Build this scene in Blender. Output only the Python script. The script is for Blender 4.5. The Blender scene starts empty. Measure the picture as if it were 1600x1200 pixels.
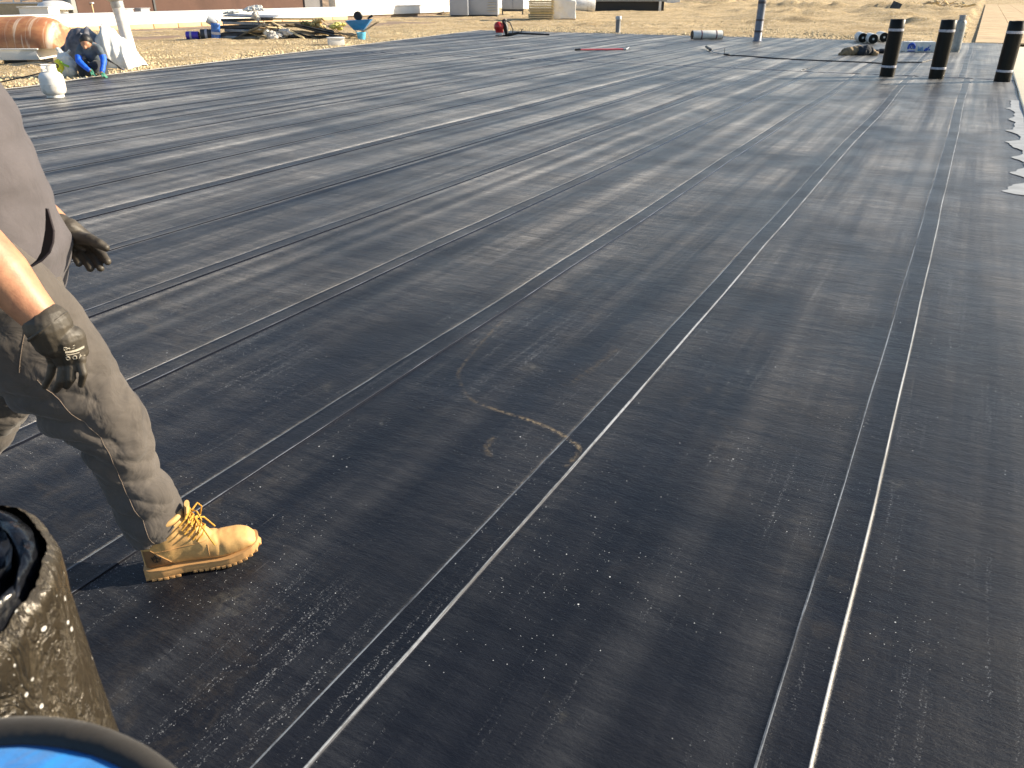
import bpy, bmesh, math, random
from mathutils.bvhtree import BVHTree
import numpy as np
from mathutils import Vector, Matrix
random.seed(7); rng = np.random.RandomState(11)
R = math.radians
sc = bpy.context.scene
# ---------------- camera, world, sun, exposure ----------------
HEAD = R(28.8); PITCH = math.atan(615/1210)
cd = bpy.data.cameras.new('camera'); cam = bpy.data.objects.new('camera', cd); sc.collection.objects.link(cam)
cd.lens = 27.225; cd.sensor_width = 36; cd.clip_start = .02; cd.clip_end = 3000
cam.location = (0, 0, 1.5); cam.rotation_euler = (math.pi/2-PITCH, 0, HEAD)
cd.dof.use_dof = True; cd.dof.focus_distance = 4.0; cd.dof.aperture_fstop = 10
sc.camera = cam
w = bpy.data.worlds.new('World'); sc.world = w; w.use_nodes = True
nt = w.node_tree; nt.nodes.clear()
sky = nt.nodes.new('ShaderNodeTexSky'); sky.sky_type = 'NISHITA'; sky.sun_disc = False
SUN_EL = R(23); SUN_AZ = R(61.2-12)      # clockwise from +Y
sky.sun_elevation = SUN_EL; sky.sun_rotation = SUN_AZ; sky.air_density = 1.0; sky.dust_density = 1.0; sky.ozone_density = 1.5
bg = nt.nodes.new('ShaderNodeBackground'); bg.inputs[1].default_value = .085
wo = nt.nodes.new('ShaderNodeOutputWorld')
nt.links.new(sky.outputs[0], bg.inputs[0]); nt.links.new(bg.outputs[0], wo.inputs[0])
sd = bpy.data.lights.new('sun', 'SUN'); sun = bpy.data.objects.new('sun', sd); sc.collection.objects.link(sun)
sd.energy = 5; sd.angle = R(.5); sd.color = (1, .86, .66)
tosun = Vector((math.sin(SUN_AZ)*math.cos(SUN_EL), math.cos(SUN_AZ)*math.cos(SUN_EL), math.sin(SUN_EL)))
sun.rotation_euler = tosun.to_track_quat('Z', 'Y').to_euler(); sun.location = (5, 5, 20)
vs = sc.view_settings; vs.view_transform = 'Standard'; vs.look = 'None'; vs.gamma = 1; vs.exposure = 1.1; vs.use_curve_mapping = False

# ---------------- helpers ----------------
def V(*a): return np.array(a, float)
class MB:
    def __init__(s): s.v = []; s.f = []; s.m = []; s.n = 0
    def add(s, v, f, mi=0):
        v = [tuple(map(float, p)) for p in v]
        s.v += v; s.f += [tuple(i+s.n for i in q) for q in f]; s.m += [mi]*len(f); s.n += len(v); return s
    def box(s, c, d, rz=0, rx=0, ry=0, mi=0):
        M = Matrix.Rotation(rz, 3, 'Z') @ Matrix.Rotation(ry, 3, 'Y') @ Matrix.Rotation(rx, 3, 'X')
        P = [Vector(c)+M @ Vector((a*d[0]/2, b*d[1]/2, e*d[2]/2)) for a in (-1, 1) for b in (-1, 1) for e in (-1, 1)]
        return s.add(P, [(0, 1, 3, 2), (4, 6, 7, 5), (0, 4, 5, 1), (2, 3, 7, 6), (0, 2, 6, 4), (1, 5, 7, 3)], mi)
    def tube(s, pts, rad, n=12, mi=0, cap=True, b=None, up=None, disp=None):
        pts = [np.array(p, float) for p in pts]; N = len(pts)
        if not hasattr(rad, '__len__'): rad = [rad]*N
        if b is None: b = rad
        vs_ = []; ref = None
        for i in range(N):
            t = pts[min(i+1, N-1)]-pts[max(i-1, 0)]; t = t/(np.linalg.norm(t)+1e-9)
            if up is not None: r0 = np.array(up, float)
            elif ref is None: r0 = V(0, 0, 1) if abs(t[2]) < .9 else V(1, 0, 0)
            else: r0 = ref
            e2 = r0-t*np.dot(r0, t); e2 /= np.linalg.norm(e2)+1e-9; ref = e2
            e1 = np.cross(e2, t)
            for k in range(n):
                a = 2*math.pi*k/n; q = 1 if disp is None else 1+disp(a, i/(N-1), pts[i])
                vs_.append(pts[i]+q*(e1*math.cos(a)*rad[i]+e2*math.sin(a)*b[i]))
        fs = [(i*n+k, i*n+(k+1) % n, (i+1)*n+(k+1) % n, (i+1)*n+k) for i in range(N-1) for k in range(n)]
        if cap: fs += [tuple(range(n))[::-1], tuple((N-1)*n+k for k in range(n))]
        return s.add(vs_, fs, mi)
    def lathe(s, prof, c=(0, 0, 0), n=32, mi=0, axis=None):
        vs_ = []; N = len(prof)
        M = Vector((0, 0, 1)).rotation_difference(Vector(axis)).to_matrix() if axis else Matrix.Identity(3)
        for r, z in prof:
            for k in range(n):
                a = 2*math.pi*k/n; vs_.append(Vector(c)+M @ Vector((r*math.cos(a), r*math.sin(a), z)))
        fs = [(i*n+k, i*n+(k+1) % n, (i+1)*n+(k+1) % n, (i+1)*n+k) for i in range(N-1) for k in range(n)]
        if prof[0][0] > 1e-5: fs.append(tuple(range(n))[::-1])
        if prof[-1][0] > 1e-5: fs.append(tuple((N-1)*n+k for k in range(n)))
        return s.add(vs_, fs, mi)
    def ball(s, c, r, n=14, mi=0, sc3=(1, 1, 1)):
        prof = [(max(1e-6, math.sin(math.pi*i/n)), -math.cos(math.pi*i/n)) for i in range(n+1)]
        t = MB().lathe(prof, n=n*2); return s.add([(c[0]+p[0]*r*sc3[0], c[1]+p[1]*r*sc3[1], c[2]+p[2]*r*sc3[2]) for p in t.v], t.f, mi)
    def cone(s, p0, r0, p1, r1, n=14):
        p0 = np.array(p0, float); p1 = np.array(p1, float); s.ball(p0, r0, 8); s.ball(p1, r1, 8)
        return s.tube([p0, p1], [r0, r1], n=16)
    def build(s, name, mat, parent=None, smooth=True, bevel=0, remesh=0, smoothit=0, sub=0, angle=40):
        me = bpy.data.meshes.new(name); me.from_pydata(s.v, [], s.f)
        mats = mat if isinstance(mat, (list, tuple)) else [mat]
        for m in mats: me.materials.append(m)
        if len(mats) > 1: me.polygons.foreach_set('material_index', s.m)
        me.update()
        o = bpy.data.objects.new(name, me); sc.collection.objects.link(o)
        if remesh or smoothit or bevel or sub:
            if remesh: md = o.modifiers.new('r', 'REMESH'); md.mode = 'VOXEL'; md.voxel_size = remesh
            if bevel:
                md = o.modifiers.new('b', 'BEVEL'); md.width = bevel; md.segments = 2; md.limit_method = 'ANGLE'; md.angle_limit = R(35)
            if smoothit: md = o.modifiers.new('s', 'SMOOTH'); md.iterations = smoothit; md.factor = .5
            if sub: md = o.modifiers.new('u', 'SUBSURF'); md.levels = sub; md.render_levels = sub
            dg = bpy.context.evaluated_depsgraph_get(); dg.update()
            m2 = bpy.data.meshes.new_from_object(o.evaluated_get(dg)); o.modifiers.clear()
            if remesh:
                m2.materials.clear()
                for m in mats: m2.materials.append(m)
            o.data = m2; me = m2
        if smooth:
            me.polygons.foreach_set('use_smooth', [True]*len(me.polygons))
            if angle and not remesh:
                try: me.set_sharp_from_angle(angle=R(angle))
                except Exception: pass
        if parent is not None: o.parent = parent
        return o
def tag(o, label=None, cat=None, group=None, kind=None):
    if label: o['label'] = label
    if cat: o['category'] = cat
    if group: o['group'] = group
    if kind: o['kind'] = kind
    return o
def thing(name, label, cat, loc=(0, 0, 0), rz=0, group=None):
    o = bpy.data.objects.new(name, None); sc.collection.objects.link(o)
    o.location = loc if len(loc) == 3 else (loc[0], loc[1], 0); o.rotation_euler = (0, 0, rz); o.empty_display_size = .1
    return tag(o, label, cat, group)
def dup(root, loc, rz, label, rot=None):
    r = root.copy(); sc.collection.objects.link(r); r.location = loc; r.rotation_euler = rot or (0, 0, rz); r['label'] = label
    for ch in list(root.children):
        c = ch.copy(); sc.collection.objects.link(c); c.parent = r
        for g in ch.children:
            d = g.copy(); sc.collection.objects.link(d); d.parent = c
    return r
# numpy value noise
_T = rng.rand(256, 256)
def vn(x, y):
    x = np.asarray(x, float); y = np.asarray(y, float); xi = np.floor(x).astype(int); yi = np.floor(y).astype(int)
    fx = x-xi; fy = y-yi; fx = fx*fx*(3-2*fx); fy = fy*fy*(3-2*fy)
    a = _T[xi % 256, yi % 256]; b = _T[(xi+1) % 256, yi % 256]; c = _T[xi % 256, (yi+1) % 256]; d = _T[(xi+1) % 256, (yi+1) % 256]
    return (a*(1-fx)+b*fx)*(1-fy)+(c*(1-fx)+d*fx)*fy-.5
def fbm(x, y, o=4):
    s = 0; a = 1
    for k in range(o): s = s+a*vn(x*2**k+17.3*k, y*2**k+5.1*k); a *= .5
    return s
def displace(o, fn):
    """move every vertex along its normal by fn(co Nx3)"""
    me = o.data; n = len(me.vertices); co = np.empty(n*3); me.vertices.foreach_get('co', co); co = co.reshape(-1, 3)
    no = np.empty(n*3); me.vertex_normals.foreach_get('vector', no); no = no.reshape(-1, 3)
    co = co+no*fn(co)[:, None]; me.vertices.foreach_set('co', co.ravel()); me.update()

# ---------------- materials ----------------
class NT:
    def __init__(s, m): s.t = m.node_tree; s.L = s.t.links.new
    def n(s, ty, **k):
        nd = s.t.nodes.new(ty)
        for a, b in k.items(): setattr(nd, a, b)
        return nd
    def val(s, sock, v):
        if hasattr(v, 'node'): s.L(v, sock)
        else: sock.default_value = v
    def math(s, op, a, b=0, c=0, clamp=False):
        nd = s.n('ShaderNodeMath', operation=op, use_clamp=clamp)
        for i, q in enumerate((a, b, c)): s.val(nd.inputs[i], q)
        return nd.outputs[0]
    def mix(s, f, a, b):
        nd = s.n('ShaderNodeMix', data_type='RGBA'); s.val(nd.inputs[0], f)
        for i, q in ((6, a), (7, b)):
            if hasattr(q, 'node'): s.L(q, nd.inputs[i])
            else: nd.inputs[i].default_value = (*q, 1) if len(q) == 3 else q
        return nd.outputs[2]
    def co(s, scale=(1, 1, 1), rot=(0, 0, 0), kind='Object'):
        tc = s.n('ShaderNodeTexCoord'); mp = s.n('ShaderNodeMapping'); s.L(tc.outputs[kind], mp.inputs[0])
        mp.inputs[3].default_value = scale; mp.inputs[2].default_value = rot; return mp.outputs[0]
    def noise(s, vec, scale, detail=3, rough=.55, dist=0):
        nd = s.n('ShaderNodeTexNoise'); s.L(vec, nd.inputs['Vector']); nd.inputs['Scale'].default_value = scale
        nd.inputs['Detail'].default_value = detail; nd.inputs['Roughness'].default_value = rough; nd.inputs['Distortion'].default_value = dist
        return nd.outputs[0]
    def vor(s, vec, scale, feature='F1', out=0, rnd=1):
        nd = s.n('ShaderNodeTexVoronoi', feature=feature); s.L(vec, nd.inputs['Vector']); nd.inputs['Scale'].default_value = scale
        nd.inputs['Randomness'].default_value = rnd; return nd.outputs[out]
    def rng(s, v, a, b, c=0, d=1):
        nd = s.n('ShaderNodeMapRange'); s.L(v, nd.inputs[0])
        for i, q in enumerate((a, b, c, d)): nd.inputs[i+1].default_value = q
        return nd.outputs[0]
    def bump(s, h, st, dist, prev=None):
        nd = s.n('ShaderNodeBump'); s.L(h, nd.inputs['Height']); nd.inputs['Strength'].default_value = st; nd.inputs['Distance'].default_value = dist
        if prev: s.L(prev, nd.inputs['Normal'])
        return nd.outputs[0]
def newmat(name):
    m = bpy.data.materials.new(name); m.use_nodes = True; return m, NT(m), m.node_tree.nodes['Principled BSDF']
def simple(name, col, rough=.6, metal=0, var=.25, vs_=8, bump=.3, bs=60, bd=.002, stretch=(1, 1, 1), spec=.5, dirt=None):
    m, t, p = newmat(name); c = t.co(stretch)
    n1 = t.noise(c, vs_, 4); f = t.rng(n1, .3, .7)
    dk = tuple(max(0, x*(1-var)) for x in col); lt = tuple(min(1, x*(1+var*.6)) for x in col)
    cc = t.mix(f, dk, lt)
    if dirt: cc = t.mix(t.rng(t.noise(c, vs_*.6, 6, .65, .4), .5, .68, 0, .8), cc, dirt)
    t.L(cc, p.inputs['Base Color']); p.inputs['Roughness'].default_value = rough; p.inputs['Metallic'].default_value = metal
    p.inputs['Specular IOR Level'].default_value = spec
    if bump: t.L(t.bump(t.noise(c, bs, 3), bump, bd), p.inputs['Normal'])
    return m
M = {}
M['white_metal'] = simple('white_paint', (.78, .77, .73), .4, var=.1, dirt=(.5, .45, .38))
M['white_sheet'] = simple('white_sheet', (.8, .79, .75), .55, var=.08, vs_=2)
M['galv'] = simple('galvanised', (.42, .44, .45), .45, .5, var=.2)
M['grey_metal'] = simple('grey_metal', (.3, .32, .34), .5, .2)
M['cab'] = simple('cabinet_paint', (.4, .43, .48), .45, var=.08, vs_=1.5)
M['black'] = simple('black_rubber', (.014, .014, .015), .5)
M['blackmat'] = simple('black_plastic', (.02, .02, .022), .4)
M['dark'] = simple('dark_scrap', (.05, .055, .06), .6, var=.5, vs_=5)
M['greytarp'] = simple('grey_tarp', (.19, .21, .25), .4, var=.35, bs=15, bd=.02)
M['rag'] = simple('pale_rag', (.6, .57, .52), .8, var=.3, bs=25, bd=.01)
M['wood'] = simple('weathered_wood', (.36, .27, .17), .75, var=.4, stretch=(3, 3, 3))
M['paleboard'] = simple('pale_board', (.58, .47, .28), .8, var=.25)
M['foam'] = simple('yellow_foam', (.62, .46, .2), .8, var=.2)
M['red'] = simple('red_plastic', (.5, .03, .03), .35)
M['pink'] = simple('red_fibreglass', (.75, .13, .15), .4, var=.1)
M['blue'] = simple('blue_steel', (.03, .22, .5), .35, var=.15)
M['navy'] = simple('navy_film', (.02, .04, .22), .35, var=.4)
M['yellow'] = simple('yellow_print', (.75, .75, .05), .5, var=.1)
M['whitebag'] = simple('white_bag', (.75, .75, .7), .55, var=.15)
M['skin'] = simple('skin', (.46, .23, .13), .5, var=.22, vs_=26, bump=.4, bs=220, bd=.0009, dirt=(.3, .13, .08))
M['hair'] = simple('hair', (.02, .014, .01), .6)
M['glove'] = simple('glove_rubber', (.05, .042, .031), .55, var=.25, vs_=30, bump=.4, bs=300, bd=.0008, dirt=(.09, .075, .055))
M['mark'] = simple('glove_print', (.55, .5, .4), .6, var=.3, vs_=80)
M['pocket'] = simple('flat_black', (.012, .012, .013), .9)  # black for small parts and the painted shade in the hoodie pocket
M['tan'] = simple('boot_leather', (.62, .38, .14), .65, var=.2, vs_=14, bump=.35, bs=260, bd=.0009, dirt=(.42, .23, .09))
M['tan_dk'] = simple('boot_heel_leather', (.2, .105, .045), .6, var=.15, vs_=20)
M['sole'] = simple('boot_sole', (.5, .28, .11), .6, var=.12, vs_=20)
M['lace'] = simple('boot_lace', (.55, .3, .04), .8, var=.5, vs_=220)
M['green'] = simple('green_glove', (.05, .22, .14), .7)
M['workblue'] = simple('blue_sleeve', (.01, .12, .75), .6, var=.15)
M['vest'] = simple('grey_shirt', (.1, .13, .16), .8)
M['orange'] = simple('orange_wood', (.6, .25, .06), .6)

def cloth(name, col, rough=.85, weave=900, stain=None, wr=.25):
    m, t, p = newmat(name); c = t.co()
    n = t.rng(t.noise(c, 7, 5, .6), .3, .72)
    cc = t.mix(n, tuple(x*.78 for x in col), tuple(min(1, x*1.15) for x in col))
    fine = t.noise(c, weave, 2)
    cc = t.mix(t.rng(fine, .35, .7, 0, .35), cc, tuple(x*.55 for x in col))
    if stain:
        cc = t.mix(t.rng(t.noise(c, 5.5, 5, .6, .8), .52, .7, 0, .75), cc, stain)
    t.L(cc, p.inputs['Base Color']); p.inputs['Roughness'].default_value = rough; p.inputs['Specular IOR Level'].default_value = .2
    p.inputs['Sheen Weight'].default_value = .15
    b1 = t.bump(t.noise(c, 16, 3, .5, .6), wr, .02); b2 = t.bump(fine, .25, .0006, b1); t.L(b2, p.inputs['Normal']); return m
M['hoodie'] = cloth('hoodie_fleece', (.1, .091, .097), weave=700)
M['trouser'] = cloth('trouser_twill', (.102, .09, .08), weave=900, stain=(.045, .04, .036), wr=.5)
M['stitch'] = simple('seam_thread', (.22, .17, .13), .8)
M['dkcloth'] = cloth('dark_trousers', (.035, .04, .05))

# roofing membrane
def membrane_mat(name, tint=(.0045, .0055, .009), rough=.34, streak=1.0, ax='y'):
    m, t, p = newmat(name); c = t.co(); 
    tc = t.n('ShaderNodeTexCoord'); sx = t.n('ShaderNodeSeparateXYZ'); t.L(tc.outputs['Object'], sx.inputs[0])
    at = t.n('ShaderNodeAttribute', attribute_name='dust_glow'); av = at.outputs['Fac']  # per-vertex dust with soft highlight bands painted in
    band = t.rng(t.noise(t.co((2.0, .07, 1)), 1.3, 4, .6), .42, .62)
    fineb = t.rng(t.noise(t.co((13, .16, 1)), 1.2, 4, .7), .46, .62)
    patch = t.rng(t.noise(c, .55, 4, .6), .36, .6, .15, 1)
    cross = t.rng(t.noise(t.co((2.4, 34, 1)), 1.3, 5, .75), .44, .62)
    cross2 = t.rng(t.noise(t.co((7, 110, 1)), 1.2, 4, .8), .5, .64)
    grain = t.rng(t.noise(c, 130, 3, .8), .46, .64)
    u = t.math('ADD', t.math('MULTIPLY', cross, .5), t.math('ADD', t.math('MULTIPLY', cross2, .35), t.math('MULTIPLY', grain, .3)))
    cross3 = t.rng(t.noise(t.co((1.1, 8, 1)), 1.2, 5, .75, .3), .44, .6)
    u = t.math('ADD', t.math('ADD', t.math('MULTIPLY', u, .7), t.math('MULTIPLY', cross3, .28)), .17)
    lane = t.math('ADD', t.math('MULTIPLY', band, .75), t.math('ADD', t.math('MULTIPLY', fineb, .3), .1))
    dust_glow = t.math('MULTIPLY', t.math('MULTIPLY', u, lane), patch)
    dust_glow = t.math('ADD', dust_glow, t.math('MULTIPLY', t.math('MAXIMUM', av, 0), t.math('ADD', t.math('MULTIPLY', u, .6), .3)))
    dust_glow = t.math('ADD', dust_glow, t.math('MINIMUM', t.math('MULTIPLY', av, t.math('MULTIPLY', dust_glow, .8)), 0), clamp=True)
    long_ = dust_glow
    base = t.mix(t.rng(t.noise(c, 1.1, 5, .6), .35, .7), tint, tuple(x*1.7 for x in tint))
    base = t.mix(dust_glow, base, (.026, .029, .036)); t.L(t.math('ADD', t.math('MULTIPLY', dust_glow, 1.35), .07), p.inputs['Sheen Weight'])
    # thin scratches dragged along the strips, worn dotted tracks
    sc1 = t.math('MULTIPLY', t.rng(t.noise(t.co((95, .9, 1)), 1.1, 4, .8), .66, .72, 0, .75), t.rng(t.noise(c, 1.4, 4, .6), .5, .62))
    base = t.mix(sc1, base, (.2, .2, .2))
    sc2 = t.math('MULTIPLY', t.math('MULTIPLY', t.rng(t.noise(t.co((26, .5, 1)), 1.1, 3, .7), .56, .64), t.rng(t.noise(c, 210, 2, .7), .58, .64)), t.rng(t.noise(c, .8, 3, .6), .44, .58, 0, .8))
    base = t.mix(sc2, base, (.3, .31, .32))
    # dusty brown patches and boot scuffs
    d = t.math('MULTIPLY', t.rng(t.noise(c, .7, 4, .6, .5), .5, .72), t.rng(t.noise(c, 9, 6, .72, .5), .5, .8, 0, .75))
    base = t.mix(d, base, (.1, .082, .058))
    pale = t.math('MULTIPLY', t.rng(t.noise(c, 3.1, 3, .5, .3), .66, .76), t.rng(t.noise(c, 45, 5, .7), .42, .75, 0, .6))
    base = t.mix(pale, base, (.16, .15, .12))
    # scattered white granules
    for s_, th, den in ((34, .055, .4), (75, .075, .5), (140, .1, .58)):
        nd = t.n('ShaderNodeTexVoronoi', feature='F1'); t.L(c, nd.inputs['Vector']); nd.inputs['Scale'].default_value = s_
        nd2 = t.n('ShaderNodeSeparateColor'); t.L(nd.outputs['Color'], nd2.inputs[0])
        rr = t.math('MULTIPLY', nd2.outputs[1], th*1.6)
        k = t.math('LESS_THAN', nd.outputs['Distance'], rr)
        keep = t.math('LESS_THAN', nd2.outputs[0], t.math('MULTIPLY', t.rng(t.noise(c, 1.6, 3, .6), .46, .74), den))
        base = t.mix(t.math('MULTIPLY', k, keep), base, (.62, .64, .64))
    t.L(base, p.inputs['Base Color']); p.inputs['Sheen Roughness'].default_value = .25; p.inputs['Sheen Tint'].default_value = (.9, .87, .85, 1)
    t.L(t.math('ADD', t.rng(t.noise(c, 2.3, 4), .3, .7, rough-.05, rough+.1), t.math('MULTIPLY', long_, .25)), p.inputs['Roughness'])
    p.inputs['Specular IOR Level'].default_value = .27
    wv = t.co((34, 105, 34)); h1 = t.noise(wv, 1.5, 4, .7, .4)
    b = t.bump(h1, .5, .0035); b = t.bump(t.noise(t.co((5, 14, 5)), 1.3, 3, .6), .25, .012, b)
    b = t.bump(t.noise(c, 260, 2), .35, .001, b)
    t.L(b, p.inputs['Normal']); return m
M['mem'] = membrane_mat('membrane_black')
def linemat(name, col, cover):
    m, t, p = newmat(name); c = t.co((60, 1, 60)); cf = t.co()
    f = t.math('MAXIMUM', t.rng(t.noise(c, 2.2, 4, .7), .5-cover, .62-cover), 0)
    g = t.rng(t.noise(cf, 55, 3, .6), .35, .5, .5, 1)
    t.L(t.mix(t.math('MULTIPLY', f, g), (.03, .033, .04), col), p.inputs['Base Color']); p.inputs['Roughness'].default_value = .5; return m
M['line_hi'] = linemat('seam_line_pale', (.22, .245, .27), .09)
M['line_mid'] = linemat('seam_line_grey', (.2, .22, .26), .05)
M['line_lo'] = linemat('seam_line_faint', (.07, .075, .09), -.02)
M['lapdark'] = simple('lap_bitumen', (.008, .008, .01), .25)

def gravel_mat(name, ca, cb, cc_, big=.35):
    m, t, p = newmat(name); c = t.co()
    v = t.vor(c, 38, out=1); sp = t.n('ShaderNodeSeparateColor'); t.L(v, sp.inputs[0])
    col = t.mix(sp.outputs[0], ca, cb)
    col = t.mix(t.rng(sp.outputs[1], .78, .8, 0, .8), col, cc_)
    v6 = t.noise(c, 5.5, 6, .75); col = t.mix(t.rng(v6, .5, .62, 0, .75), col, tuple(x*.38 for x in ca))
    v5 = t.noise(c, 2.0, 5, .7, .3); col = t.mix(t.rng(v5, .35, .6, 0, .35), col, tuple(min(.9, x*1.25) for x in cb))
    v2 = t.noise(c, .35, 5, .6, .4); col = t.mix(t.rng(v2, .45, .7, 0, .55), col, tuple(x*.6 for x in ca))
    t.L(col, p.inputs['Base Color']); p.inputs['Roughness'].default_value = .9; p.inputs['Specular IOR Level'].default_value = .15
    h = t.vor(c, 38); b = t.bump(h, .8, .03); b = t.bump(t.noise(c, 3.5, 6, .7), .8, .12, b); t.L(b, p.inputs['Normal']); return m
M['gravel'] = gravel_mat('roof_gravel', (.38, .265, .13), (.64, .49, .275), (.8, .74, .6))
M['oldroof'] = simple('old_brown_roofing', (.27, .19, .13), .8, var=.3, vs_=.6, dirt=(.45, .36, .22))
M['pebble'] = simple('pebble', (.62, .5, .3), .85, var=.6, vs_=3)
M['earth'] = simple('dry_ground', (.3, .22, .14), .95, var=.5, vs_=.05)
# ---------------- the roof ----------------
def left_edge(Y): return np.interp(Y, [-5, 8.5, 10.5, 16, 22.5, 30.7], [-13.6, -14.15, -14.8, -15.7, -16.8, -18.3])
FAR = 30.6
def make_membrane():
    ys = [-2.0]
    while ys[-1] < FAR: ys.append(ys[-1]+min(.16, .03+.006*max(0, ys[-1])))
    ys = [y for y in ys if y < 17.98]+[17.985, 18.0]+[y for y in ys if 18.03 < y < FAR-.03]+[FAR]
    Y = np.array(ys); 
    seams = [.035, -.92, -1.86, -2.77, -3.67, -4.57, -5.46]
    while seams[-1] > -19: seams.append(seams[-1]-.9)
    cols = []       # (strip, base x, kind, lift, seam index)
    right = .9
    tmp = [(right, 0, 0, 0)]
    for k, s in enumerate(seams):
        nx = seams[k-1]-.13 if k else right
        for q in np.linspace(nx, s+.03, 26)[1:]: tmp.append((q, 0, 0, k))
        tmp += [(s+.008, 0, 0, k), (s+.001, 0, 3, k), (s-.002, .0055, 1, k), (s-.0062, .006, 1, k), (s-.0072, .0058, 0, k), (s-.02, .005, 0, k), (s-.05, .004, 0, k),
                (s-.08, .003, 0, k), (s-.103, .0025, 0, k), (s-.104, .0028, 2, k), (s-.1095, .0028, 2, k), (s-.1105, .002, 0, k), (s-.12, .0005, 0, k)]
    X0 = np.array([c[0] for c in tmp]); L = np.array([c[1] for c in tmp]); K = [c[2] for c in tmp]; S = np.array([c[3] for c in tmp])
    XX, YY = np.meshgrid(X0, Y); SS = np.broadcast_to(S, XX.shape)
    amp = .02+.04*np.clip((YY-1)/9, 0, 1)
    wob = amp*vn(YY*.3+SS*7.3, SS*3.1+.5)+.009*vn(YY*1.3+SS*3.3, SS*1.7)
    wob = wob-.10*(YY > 17.99)*(XX > -3)
    wob[:, X0 > .5] = 0
    X = XX+wob
    Z = np.broadcast_to(L, XX.shape).copy()
    Z += .004*(vn(XX*1.1, YY*.5)+.5)+.003*vn(XX*3.1, YY*.8)+.0016*vn(XX*9, YY*1.6)
    # puffed ridges and slack waves that run along the strips
    for k in range(len(seams)):
        far = 1.7 if k > 8 else .9 if k > 4 else .6
        for j in range(4 if k > 3 else 3):
            xc = seams[k]+(.05 if j == 0 else rng.uniform(.12, .8)); sg = rng.uniform(.03, .06) if j == 0 else rng.uniform(.04, .09); h = rng.uniform(.004, .011)*far*(1.2 if j == 0 else .9)
            cen = xc+.10*vn(YY*.22+k*3.7, YY*0+j*9.1)
            on = np.clip(vn(YY*.16+j*5.2, YY*0+k*2.9)*3+.75, 0, 1)
            Z += h*on*np.exp(-((XX-cen)/sg)**2)
    Z += .005*(YY > 17.99)
    DU = np.zeros_like(Z)  # dust weight; soft highlights left of seams and at right are painted in
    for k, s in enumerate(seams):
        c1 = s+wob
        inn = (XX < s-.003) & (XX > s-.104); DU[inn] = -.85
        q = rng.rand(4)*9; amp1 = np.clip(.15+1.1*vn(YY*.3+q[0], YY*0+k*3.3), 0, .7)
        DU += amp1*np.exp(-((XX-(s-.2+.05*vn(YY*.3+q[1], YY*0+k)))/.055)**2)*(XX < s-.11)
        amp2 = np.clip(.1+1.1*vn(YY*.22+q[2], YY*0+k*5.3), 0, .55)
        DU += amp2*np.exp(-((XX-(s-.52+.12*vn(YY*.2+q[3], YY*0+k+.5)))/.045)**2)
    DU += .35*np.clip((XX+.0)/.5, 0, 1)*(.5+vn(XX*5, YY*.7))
    Z += .003
    XL = left_edge(YY); out = X < XL
    X = np.maximum(X, XL)
    n, m = X.shape
    vs_ = np.stack([X, YY, Z], -1).reshape(-1, 3)
    fs = []; mi = []
    for i in range(n-1):
        for j in range(m-1):
            if out[i, j] and out[i+1, j]: continue
            a = i*m+j; fs.append((a, a+m, a+m+1, a+1))
            kd = 0
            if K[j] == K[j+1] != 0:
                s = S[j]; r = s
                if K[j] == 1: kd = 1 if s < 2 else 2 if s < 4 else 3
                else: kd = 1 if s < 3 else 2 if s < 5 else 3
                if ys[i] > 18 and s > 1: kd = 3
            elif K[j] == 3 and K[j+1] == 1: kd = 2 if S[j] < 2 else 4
            elif 17.98 < ys[i] < 17.999: kd = 4
            elif K[j] == 0 and K[j+1] == 3 and S[j] > 2: kd = 4
            mi.append(kd)
    b = MB(); b.v = vs_.tolist(); b.f = fs; b.m = mi
    # faces were wound downwards/upwards consistently; make them face up
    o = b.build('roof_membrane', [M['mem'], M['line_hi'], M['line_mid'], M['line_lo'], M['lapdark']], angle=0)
    at = o.data.attributes.new('dust_glow', 'FLOAT', 'POINT'); at.data.foreach_set('value', DU.ravel().astype(np.float32))
    o.data.flip_normals() if o.data.polygons[5].normal.z < 0 else None
    return tag(o, 'black bitumen membrane laid in long overlapping strips over the roof', kind='structure')
membrane = make_membrane()

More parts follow.
